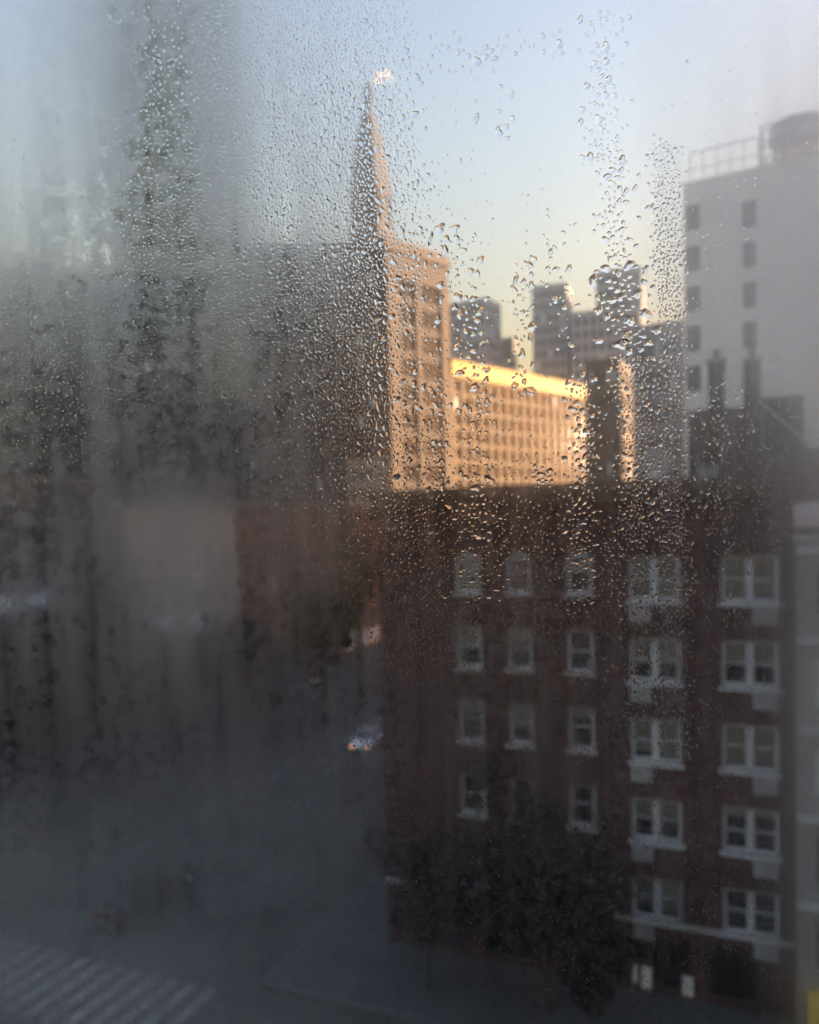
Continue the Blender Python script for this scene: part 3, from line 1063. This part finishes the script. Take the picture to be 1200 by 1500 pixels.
tag(o, 'small peach sunlit cloud beside the spire tip', 'cloud', kind='stuff')

# ------------------------------------------------------------------ the room we stand in and its fogged window
YP = 0.40                                          # inner face of the glass
PX0, PX1, PZ0, PZ1 = -1.15, 1.15, EYE - .95, EYE + 1.0
RX0, RX1, RZ0, RZ1, RYB = -2.6, 2.6, EYE - 1.6, EYE + 1.25, -4.2
HT = 44.0                                          # our own building, from street to roof
rb = MB()
wall_holes(rb, (RX0 - 9, YP + .14, 0), (1, 0, 0), (0, -1, 0), RX1 - RX0 + 18, HT, [(PX0 - .06 - RX0 + 9, PX1 + .06 - RX0 + 9, PZ0 - .06, PZ1 + .06)], .30)
rb.quad((RX0 - 9, YP + .14, 0), (RX0 - 9, YP + .14, HT), (RX0 - 9, RYB - 10, HT), (RX0 - 9, RYB - 10, 0))
rb.quad((RX1 + 9, YP + .14, 0), (RX1 + 9, RYB - 10, 0), (RX1 + 9, RYB - 10, HT), (RX1 + 9, YP + .14, HT))
rb.quad((RX0 - 9, RYB - 10, 0), (RX0 - 9, RYB - 10, HT), (RX1 + 9, RYB - 10, HT), (RX1 + 9, RYB - 10, 0))
rb.quad((RX0 - 9, YP + .14, HT), (RX1 + 9, YP + .14, HT), (RX1 + 9, RYB - 10, HT), (RX0 - 9, RYB - 10, HT))
structure(rb.build('outer_wall', 'brownbrick'))
rb = MB()
wall_holes(rb, (RX0, YP - .16, 0), (1, 0, 0), (0, 1, 0), RX1 - RX0, RZ1, [(PX0 - .06 - RX0, PX1 + .06 - RX0, PZ0 - .06, PZ1 + .06)], .1, RZ0)
structure(rb.build('wall_window_side', 'plaster'))
structure(MB().box(RX0, RX1, RYB, YP - .16, RZ0 - .1, RZ0).build('floor', 'floorwood'))
structure(MB().box(RX0, RX1, RYB, YP - .16, RZ1, RZ1 + .1).build('ceiling', 'plaster'))
structure(MB().box(RX0 - .1, RX0, RYB, YP - .16, RZ0, RZ1).build('wall_left', 'plaster'))
structure(MB().box(RX1, RX1 + .1, RYB, YP - .16, RZ0, RZ1).build('wall_right', 'plaster'))
structure(MB().box(RX0, RX1, RYB - .1, RYB, RZ0, RZ1).build('wall_back', 'plaster'))

win = empty('fogged_window', 'large window pane misted with condensation and beaded with water drops', 'window', (0, YP, PZ0))
win['kind'] = 'thing'
WI = Matrix.Translation((0, YP, PZ0)).inverted()
fb = MB()
h = PZ1 - PZ0
fb.box(PX0 - .055, PX0, -.05, .06, -.055, h + .055); fb.box(PX1, PX1 + .055, -.05, .06, -.055, h + .055)
fb.box(PX0, PX1, -.049, .059, -.055, 0); fb.box(PX0, PX1, -.049, .059, h, h + .055)
fb.build('frame', 'paint', win)
MB().box(PX0 - .12, PX1 + .12, -.26, -.051, -.10, -.06).build('sill', 'paint', win)

mg = bpy.data.materials.new('clear_glass')
mg.use_nodes = True
n = mg.node_tree
n.nodes.remove(n.nodes['Principled BSDF'])
tr = n.nodes.new('ShaderNodeBsdfTransparent')
tr.inputs[0].default_value = (0.985, 0.99, 0.988, 1)
n.links.new(tr.outputs[0], n.nodes['Material Output'].inputs[0])
MB().box(PX0, PX1, .0035, .0085, 0, h).build('glass', mg, win)

# photo pixel on the pane as an affine function of the pane's own x, z
sam = []
for px in range(0, 1201, 200):
    for py in range(0, 1501, 250):
        p = at(px, py, YP)
        sam.append((p.x, p.z - PZ0, 1.0, px, py))
sam = np.array(sam)
AX = np.linalg.lstsq(sam[:, :3], sam[:, 3], rcond=None)[0]
AY = np.linalg.lstsq(sam[:, :3], sam[:, 4], rcond=None)[0]

# condensation film: a thin layer of micro-droplets. Rows of the table run down the pane, each row gives along the
# pane (position in pixels of the photo): optical depth of near-forward scatter, of wide scatter, amount of mottling
FOG = [
    (-60,  [(0, 1.6, .09, .2), (120, 2.6, .22, .2), (180, 3.2, .40, .9), (260, 3.4, .50, .8), (340, 2.6, .44, .3), (430, 1.0, .20, .4), (540, .22, .10, .3), (860, .16, .08, .1), (980, .6, .22, .1), (1200, .9, .32, .05)]),
    (200,  [(0, 2.0, .12, .2), (120, 3.0, .26, .3), (180, 3.4, .42, 1.0), (260, 3.6, .52, 1.0), (340, 3.0, .44, .3), (440, 1.6, .24, .5), (540, .4, .10, .4), (600, .12, .05, .1), (880, .12, .06, .1), (990, .35, .34, .1), (1200, .6, .60, .05)]),
    (420,  [(0, 3.2, .24, .7), (140, 3.2, .18, 1.0), (300, 3.0, .10, .9), (430, 2.0, .08, .8), (540, .6, .06, .5), (580, .18, .07, .2), (900, .18, .08, .2), (985, .35, .40, .1), (1200, .55, .85, .05)]),
    (600,  [(0, 2.6, .04, .9), (200, 2.3, .02, 1.0), (400, 1.6, .02, 1.0), (540, .6, .02, .6), (580, .2, .05, .2), (900, .2, .06, .3), (1010, .3, .16, .3), (1090, .5, .22, .2), (1200, .9, .42, .1)]),
    (760,  [(0, 2.4, .04, .8), (140, 3.0, .05, .5), (250, 3.6, .08, .35), (400, 1.6, .02, .8), (540, .8, .02, .7), (700, .5, .01, .7), (1000, .30, .02, .4), (1100, .4, .06, .2), (1200, .8, .18, .1)]),
    (950,  [(0, 2.2, .05, .8), (250, 2.8, .06, .5), (400, 1.5, .02, .8), (560, .9, .01, .8), (760, .8, .0, .9), (900, .5, .0, .7), (1000, .35, .01, .4), (1110, .32, .03, .2), (1200, .9, .11, .1)]),
    (1150, [(0, 1.4, .06, .8), (250, 1.4, .04, .7), (450, 1.2, .02, .7), (640, .9, .0, .8), (800, .8, .0, .9), (1000, .45, .0, .5), (1110, .32, .015, .2), (1200, .8, .07, .1)]),
    (1560, [(0, 1.0, .06, .6), (250, 1.1, .04, .6), (450, .8, .01, .7), (640, .3, .0, .7), (900, .2, .0, .7), (1110, .25, .0, .3), (1200, .7, .03, .2)]),
]
TH_FILM = .003
mf = bpy.data.materials.new('condensation_film')
mf.use_nodes = True
n = mf.node_tree
n.nodes.remove(n.nodes['Principled BSDF'])
L = n.links.new


def mth(op, a, b=None, c=None, clamp=False):
    q = n.nodes.new('ShaderNodeMath')
    q.operation = op
    q.use_clamp = clamp
    for i, s in enumerate((a, b, c)):
        if s is None:
            continue
        if isinstance(s, (int, float)):
            q.inputs[i].default_value = s
        else:
            L(s, q.inputs[i])
    return q.outputs[0]


tc = n.nodes.new('ShaderNodeTexCoord')
sx = n.nodes.new('ShaderNodeSeparateXYZ')
L(tc.outputs['Object'], sx.inputs[0])
fx = mth('ADD', mth('ADD', mth('MULTIPLY', sx.outputs[0], float(AX[0])), mth('MULTIPLY', sx.outputs[2], float(AX[1]))), float(AX[2]))
fy = mth('ADD', mth('ADD', mth('MULTIPLY', sx.outputs[0], float(AY[0])), mth('MULTIPLY', sx.outputs[2], float(AY[1]))), float(AY[2]))
# the film's patches have wandering edges
wob = n.nodes.new('ShaderNodeTexNoise')
wob.inputs['Scale'].default_value = 16
wob.inputs['Detail'].default_value = 4
mpv = n.nodes.new('ShaderNodeMapping')
mpv.inputs['Scale'].default_value = (1, 1, .4)
L(tc.outputs['Object'], mpv.inputs[0])
L(mpv.outputs[0], wob.inputs['Vector'])
fxw = mth('ADD', fx, mth('MULTIPLY', mth('SUBTRACT', wob.outputs['Fac'], .5), 70.0))
un = mth('MULTIPLY', fxw, 1 / 1200.0, clamp=True)
cur = None
for i, (y, st) in enumerate(FOG):
    cr = n.nodes.new('ShaderNodeValToRGB')
    cr.color_ramp.interpolation = 'EASE'
    el = cr.color_ramp.elements
    while len(el) < len(st):
        el.new(0.5)
    for e_, (x, r_, g_, b_) in zip(el, st):
        e_.position = x / 1200.0
    for e_, (x, r_, g_, b_) in zip(el, st):
        e_.color = (r_, g_, b_, 1)
    L(un, cr.inputs[0])
    if cur is None:
        cur = cr.outputs[0]
    else:
        mr = n.nodes.new('ShaderNodeMapRange')
        mr.interpolation_type = 'SMOOTHSTEP'
        mr.inputs['From Min'].default_value = FOG[i - 1][0]
        mr.inputs['From Max'].default_value = y
        L(fy, mr.inputs['Value'])
        mx = n.nodes.new('ShaderNodeMix')
        mx.data_type = 'RGBA'
        mx.clamp_factor = True
        L(mr.outputs[0], mx.inputs[0])
        L(cur, mx.inputs[6])
        L(cr.outputs[0], mx.inputs[7])
        cur = mx.outputs[2]
sc = n.nodes.new('ShaderNodeSeparateColor')
L(cur, sc.inputs[0])
# mottling: where larger drops have drunk up the mist around them, and vertical run marks
n1 = n.nodes.new('ShaderNodeTexNoise')
n1.inputs['Scale'].default_value = 170
n1.inputs['Detail'].default_value = 5
n1.inputs['Roughness'].default_value = .7
L(tc.outputs['Object'], n1.inputs['Vector'])
n2 = n.nodes.new('ShaderNodeTexNoise')
n2.inputs['Scale'].default_value = 22
n2.inputs['Detail'].default_value = 3
L(mpv.outputs[0], n2.inputs['Vector'])
mp3 = n.nodes.new('ShaderNodeMapping')
mp3.inputs['Scale'].default_value = (1, 1, .085)
L(tc.outputs['Object'], mp3.inputs[0])
n3 = n.nodes.new('ShaderNodeTexNoise')
n3.inputs['Scale'].default_value = 90
n3.inputs['Detail'].default_value = 4
L(mp3.outputs[0], n3.inputs['Vector'])
spot = n.nodes.new('ShaderNodeMapRange')
spot.interpolation_type = 'SMOOTHSTEP'
spot.inputs['From Min'].default_value = .49
spot.inputs['From Max'].default_value = .58
spot.inputs['To Min'].default_value = 0
spot.inputs['To Max'].default_value = 1
L(mth('ADD', mth('MULTIPLY', n1.outputs['Fac'], .62), mth('MULTIPLY', n2.outputs['Fac'], .40)), spot.inputs['Value'])
hole = mth('SUBTRACT', 1.0, mth('MULTIPLY', mth('MULTIPLY', spot.outputs[0], sc.outputs[2]), .85))
runs = mth('MAXIMUM', mth('ADD', -.85, mth('MULTIPLY', n3.outputs['Fac'], 3.7)), .10)
rk = mth('ADD', mth('MULTIPLY', sc.outputs[2], 1.3), .06, clamp=True)
runs = mth('ADD', 1.0, mth('MULTIPLY', mth('SUBTRACT', runs, 1.0), rk))
tex = mth('MULTIPLY', hole, runs)
dcore = mth('MULTIPLY', mth('MULTIPLY', sc.outputs[0], tex), 1.0 / TH_FILM)
dwide = mth('MULTIPLY', mth('MULTIPLY', sc.outputs[1], tex), 1.0 / TH_FILM)
v1 = n.nodes.new('ShaderNodeVolumeScatter')
v1.inputs['Anisotropy'].default_value = .986
v1.inputs['Color'].default_value = (1, 1, 1, 1)
L(dcore, v1.inputs['Density'])
v2 = n.nodes.new('ShaderNodeVolumeScatter')
v2.inputs['Anisotropy'].default_value = .72
v2.inputs['Color'].default_value = (1, 1, 1, 1)
L(dwide, v2.inputs['Density'])
ad = n.nodes.new('ShaderNodeAddShader')
L(v1.outputs[0], ad.inputs[0])
L(v2.outputs[0], ad.inputs[1])
L(ad.outputs[0], n.nodes['Material Output'].inputs['Volume'])
fo = MB().box(PX0, PX1, 0.0001, 0.0001 + TH_FILM, 0, h).build('condensation_film', mf, win)
fo['kind'] = 'stuff'

# water drops standing on the inner face of the glass (flat side to the glass, dome to the room)
mw = bpy.data.materials.new('water')
mw.use_nodes = True
n = mw.node_tree
n.nodes.remove(n.nodes['Principled BSDF'])
gb = n.nodes.new('ShaderNodeBsdfGlass')
gb.inputs['IOR'].default_value = 1.333
gb.inputs['Roughness'].default_value = 0.0
n.links.new(gb.outputs[0], n.nodes['Material Output'].inputs[0])

PXM = YP / F                                        # metres on the pane per photo pixel
drops = []                                          # px, py, radius (px), stretch, tilt, irregularity
occ = {}


def try_drop(px, py, r, st, tilt, irr, gap=1.0):
    c = 14
    gx, gy = int(px // c), int(py // c)
    m = 2 if r < 14 else 3
    for i in range(gx - m, gx + m + 1):
        for j in range(gy - m, gy + m + 1):
            for (x, y, q) in occ.get((i, j), ()):
                if (x - px) ** 2 + ((y - py) / 1.25) ** 2 < ((q + r) * gap) ** 2:
                    return False
    occ.setdefault((gx, gy), []).append((px, py, r))
    drops.append((px, py, r, st, tilt, irr))
    return True


def band(path, count, spread, r0, r1, st=(1.0, 1.5), irr=.2, power=2.2, clump=0, gap=.95, tilt=.5):
    """drops along a wandering track down the glass: path = [(x, y, weight)], spread = half width in px"""
    P = np.array(path, float)
    seg = np.hypot(np.diff(P[:, 0]), np.diff(P[:, 1]))
    w = (P[1:, 2] + P[:-1, 2]) / 2 * seg
    w /= w.sum()
    done = tries = 0
    cx = None
    while done < count and tries < count * 9:
        tries += 1
        if clump and cx is not None and rng.random() < clump:
            px, py = cx[0] + rng.normal(0, 9), cx[1] + rng.normal(0, 12)
        else:
            k = rng.choice(len(w), p=w)
            t = rng.random()
            px = P[k, 0] + (P[k + 1, 0] - P[k, 0]) * t + rng.normal(0, spread * .55)
            py = P[k, 1] + (P[k + 1, 1] - P[k, 1]) * t + rng.normal(0, 4)
            cx = (px, py)
        r = (r0 + (r1 - r0) * rng.random() ** power) * .86
        done += try_drop(px, py, r, rng.uniform(*st), rng.normal(0, tilt), irr * 1.35, gap)


def field(cx, cy, rx, ry, count, r0, r1, st=(1.0, 1.3), irr=.12, power=1.6, gap=.95):
    done = tries = 0
    while done < count and tries < count * 8:
        tries += 1
        px, py = cx + rng.normal(0, rx), cy + rng.normal(0, ry)
        if not (-260 < px < 1460 and -200 < py < 1700):
            continue
        r = r0 + (r1 - r0) * rng.random() ** power
        done += try_drop(px, py, r, rng.uniform(*st), rng.normal(0, .4), irr, gap)


# large single drops and clumps left along the run tracks of the clear strip
band([(600, 150, 1), (605, 300, 1.4), (625, 400, .8)], 46, 16, 2.0, 6.5, (1.3, 2.4), .3, 1.6)
band([(555, 120, .5), (560, 240, 1), (565, 350, 1), (570, 470, 1.2), (560, 560, 1.2), (545, 690, 1)], 230, 20, 2.4, 6.5, (1.1, 2.0), .3, 1.6)
band([(660, 345, .5), (678, 420, 1.2), (690, 520, 1.5), (700, 600, 2.0), (700, 710, 2.0), (690, 760, .4)], 150, 22, 2.4, 8.0, (.7, 1.4), .38, 1.6, clump=.35)
band([(600, 560, 1), (600, 640, 1.2), (605, 705, 1)], 66, 24, 2.2, 6.5, (.9, 1.6), .35, 1.6, clump=.3)
band([(640, 560, .4), (645, 640, 1), (640, 720, 1.3)], 70, 10, 2.2, 6.0, (.9, 1.6), .35, 1.6)
band([(765, 385, .6), (770, 450, 1.2), (765, 530, .9), (770, 590, .4)], 46, 12, 2.2, 7.5, (.9, 1.7), .38, 1.5, clump=.35)
band([(800, 350, .3), (824, 420, 1), (826, 520, .7)], 30, 10, 2.2, 7.5, (.9, 1.7), .38, 1.5, clump=.35)
band([(850, 560, 1), (858, 620, 1.5), (855, 720, 1.2), (850, 780, .8)], 130, 14, 2.2, 6.5, (.8, 1.5), .38, 1.6, clump=.3)
band([(790, 690, 1), (800, 705, 1)], 26, 14, 2.5, 6.5, (.6, 1.0), .38, 1.4)
band([(895, 20, .6), (880, 120, .8), (885, 200, 1.0), (900, 300, .8), (905, 380, 1.4)], 170, 22, 2.2, 7.0, (.9, 1.6), .3, 1.8)
band([(905, 385, 1.2), (910, 440, 1.8), (925, 500, 1.5)], 120, 22, 3.0, 10.5, (.55, 1.0), .42, 1.4, clump=.3, tilt=.3)
band([(925, 520, 1.4), (930, 600, 1.8), (935, 700, 1.5), (925, 790, .8)], 460, 19, 1.8, 5.8, (.8, 1.5), .42, 1.6, clump=.3)
band([(975, 215, .5), (978, 270, 1.6), (980, 400, 1.6), (985, 470, .5)], 560, 15, 1.6, 4.6, (.9, 1.5), .25, 1.3, gap=.9)
band([(985, 480, .3), (985, 570, 1.2), (980, 680, 1.5), (990, 820, 1.6), (985, 950, 1.4), (990, 1110, .8)], 1000, 19, 1.3, 4.2, (.8, 1.6), .35, 1.6, gap=.9)
band([(930, 800, 1), (925, 930, 1.2), (940, 1060, .7)], 260, 34, 1.4, 4.4, (.8, 1.6), .38, 1.7, clump=.3)
band([(1060, 560, .5), (1045, 640, 1), (1055, 760, .6), (1070, 910, .4)], 150, 30, 1.5, 4.2, (.9, 2.2), .4, 1.8, clump=.3)
band([(560, 20, 1), (620, 120, .6), (830, 30, 1), (820, 90, .6), (700, 60, .3), (760, 220, .3), (650, 60, .8)], 60, 30, 2.5, 7, (.9, 1.5), .3, 1.5)
band([(680, 60, .5), (740, 260, .5), (830, 330, .7), (780, 480, .5), (720, 330, .5), (1100, 60, .2)], 46, 60, 1.2, 3.4, (.9, 1.7), .3, 1.8)
band([(500, 120, .6), (520, 200, 1.2), (530, 300, 1.2), (520, 390, 1)], 420, 34, 2.0, 5.6, (1.0, 1.8), .28, 1.5)
# streaks on the dark brickwork
band([(690, 740, 1), (700, 800, .8), (690, 880, .4)], 70, 30, 2, 6.5, (.5, 1.0), .4, 1.7)
band([(855, 740, 1), (850, 800, .8), (850, 900, .3)], 70, 22, 2, 6, (.5, 1.0), .4, 1.7)
# dense beads left of the clear strip, finer towards the left
field(490, 260, 48, 85, 1500, 1.3, 3.6, (1.0, 1.7), .22)
field(500, 420, 45, 60, 900, 1.2, 3.2, (.9, 1.6), .3)
field(400, 130, 62, 100, 2100, 1.0, 2.7)
field(400, 330, 85, 75, 2300, .9, 2.3)
field(470, 60, 60, 50, 600, 1.2, 3.0, (1.0, 1.5), .2)
field(415, 190, 16, 10, 10, 3.5, 6.5, (1.0, 1.2), .15)
field(500, 580, 60, 110, 1500, 1.0, 3.0, (.9, 1.7), .3)
field(330, 520, 110, 90, 1500, .8, 1.9)
field(210, 200, 40, 130, 320, 1.0, 2.6, (.9, 1.8), .35)
field(60, 330, 60, 90, 150, .9, 2.4)
field(150, 100, 90, 90, 150, .8, 1.9)
field(360, 560, 120, 110, 3200, .8, 1.9, (.9, 1.7), .3)
field(520, 620, 45, 90, 800, 1.0, 2.8, (.9, 1.8), .35)
# fine speckle over the lower panes
field(760, 970, 110, 85, 2200, .8, 2.1, (.8, 1.6), .3)
field(610, 930, 80, 120, 1300, .8, 2.2, (.8, 1.6), .3)
field(800, 1130, 130, 120, 1500, .7, 1.9, (.8, 1.6), .3)
field(350, 880, 130, 120, 1200, .7, 1.7)
field(250, 1200, 220, 180, 900, .7, 1.5)
field(1100, 700, 60, 160, 700, .7, 1.9, (.9, 1.8), .3)
field(1100, 1100, 70, 200, 500, .7, 1.7)
field(1100, 250, 80, 120, 260, .6, 1.5)
field(600, 1380, 260, 90, 700, .7, 1.6)
field(150, 560, 130, 120, 3200, .7, 1.6, (.9, 2.0), .3)
field(150, 900, 150, 170, 3000, .8, 1.9, (.9, 2.0), .3)
field(420, 1000, 150, 170, 3000, .9, 2.1, (.9, 2.0), .3)
field(300, 1350, 260, 120, 2500, .8, 1.8, (.9, 1.6), .3)
field(740, 1000, 110, 150, 2200, 1.0, 2.6, (.8, 2.0), .35)
field(850, 1330, 190, 110, 2500, .7, 1.6, (.8, 1.8), .3)
field(1090, 1000, 70, 260, 1200, .6, 1.5, (.8, 1.8), .3)
band([(180, 0, 1), (175, 180, 1), (185, 340, 1.3), (160, 480, .6)], 90, 12, 1.4, 3.8, (1.0, 2.4), .4, 1.6)
band([(235, 30, .5), (225, 220, 1.2), (240, 330, .8)], 70, 22, 1.2, 3.4, (1.0, 2.4), .4, 1.6)
# the rest of the pane, beyond the picture
for k in range(900):
    px = rng.choice([rng.uniform(-1500, -40), rng.uniform(1240, 2700)])
    try_drop(px, rng.uniform(-1500, 2300), 1 + 4 * rng.random() ** 2.5, rng.uniform(.9, 1.6), rng.normal(0, .4), .3)


def drop_geo(r, st, tilt, irr, seg, rings):
    """dome and flat base of one drop about its own centre, in metres; local x right, z up, y into the glass"""
    t = np.linspace(0, 2 * math.pi, seg, endpoint=False)
    rad = np.ones(seg)
    for k in (2, 3, 4, 5):
        rad += irr * rng.normal(0, 1) / k * np.cos(k * t + rng.uniform(0, 6.28))
    if irr > .38 and seg > 12:                       # several drops run together
        for m_ in range(int(rng.integers(1, 4))):
            a_, c_, q_ = rng.uniform(0, 6.28), rng.uniform(.5, 1.15), rng.uniform(.35, .75)
            cd_ = c_ * np.cos(t - a_)
            disc = q_ * q_ - c_ * c_ + cd_ * cd_
            hit = np.where((disc > 0) & (cd_ > 0), cd_ + np.sqrt(np.maximum(disc, 0)), 0)
            rad = np.maximum(rad * .9, hit)
        rad = (rad + .5 * np.roll(rad, 1) + .5 * np.roll(rad, -1)) / 2
    rad = np.clip(rad, .38, 1.9)
    s = math.sqrt(st)
    ox, oz = rad * np.cos(t) / s, rad * np.sin(t) * s
    # sagging: the lower part is fuller
    oz = np.where(oz < 0, oz * 1.08, oz)
    ct, sn = math.cos(tilt), math.sin(tilt)
    ox, oz = ox * ct - oz * sn, ox * sn + oz * ct
    R_ = r * PXM
    hgt = R_ * rng.uniform(.22, .56) / max(1.0, (r / 5.0) ** .35)
    v, f = [], []
    for q in rings:
        y = -hgt * (1 - q * q) ** .75
        for a, b in zip(ox, oz):
            v.append((a * R_ * q, y, b * R_ * q))
    nr = len(rings)
    v.append((0, -hgt, 0))
    for k in range(nr - 1):
        for j in range(seg):
            jj = (j + 1) % seg
            f.append((k * seg + j, k * seg + jj, (k + 1) * seg + jj, (k + 1) * seg + j))
    for j in range(seg):
        f.append(((nr - 1) * seg + j, (nr - 1) * seg + (j + 1) % seg, nr * seg))
    b0 = len(v)
    for a, b in zip(ox, oz):
        v.append((a * R_, 0.0, b * R_))
    f.append(tuple(b0 + j for j in reversed(range(seg))))
    return v, f


def drop_mesh(name, V, Fc, base_flat=True):
    me = bpy.data.meshes.new(name)
    me.from_pydata(V, [], Fc)
    me.materials.append(mw)
    me.polygons.foreach_set('use_smooth', [True] * len(me.polygons))
    me.update()
    return me


def in_view(d):
    return -5 < d[0] < 1205 and -5 < d[1] < 1505


order = sorted(range(len(drops)), key=lambda i: -(drops[i][2] if in_view(drops[i]) else 0))
single = set(order[:300])
V, Fc = [], []
for i, (px, py, r, st, tilt, irr) in enumerate(drops):
    p = at(px, py, YP)
    loc = (p.x, -.0003, p.z - PZ0)
    if not (PX0 + .01 < p.x < PX1 - .01 and .01 < loc[2] < h - .01):
        continue
    if i in single:
        v, f = drop_geo(r, st, tilt, irr, 24, (1, .96, .85, .65, .35))
        put('water_drop', drop_mesh('water_drop', v, f), win, loc)
    else:
        big = r > 2.2
        v, f = drop_geo(r, st, tilt, irr, 13 if big else 7, (1, .9, .6) if big else (1, .72))
        b0 = len(V)
        V += [(a + loc[0], b + loc[1], c + loc[2]) for a, b, c in v]
        Fc += [tuple(b0 + j for j in q) for q in f]
fd = put('condensation_beads', drop_mesh('condensation_beads', V, Fc), win)
fd['kind'] = 'stuff'
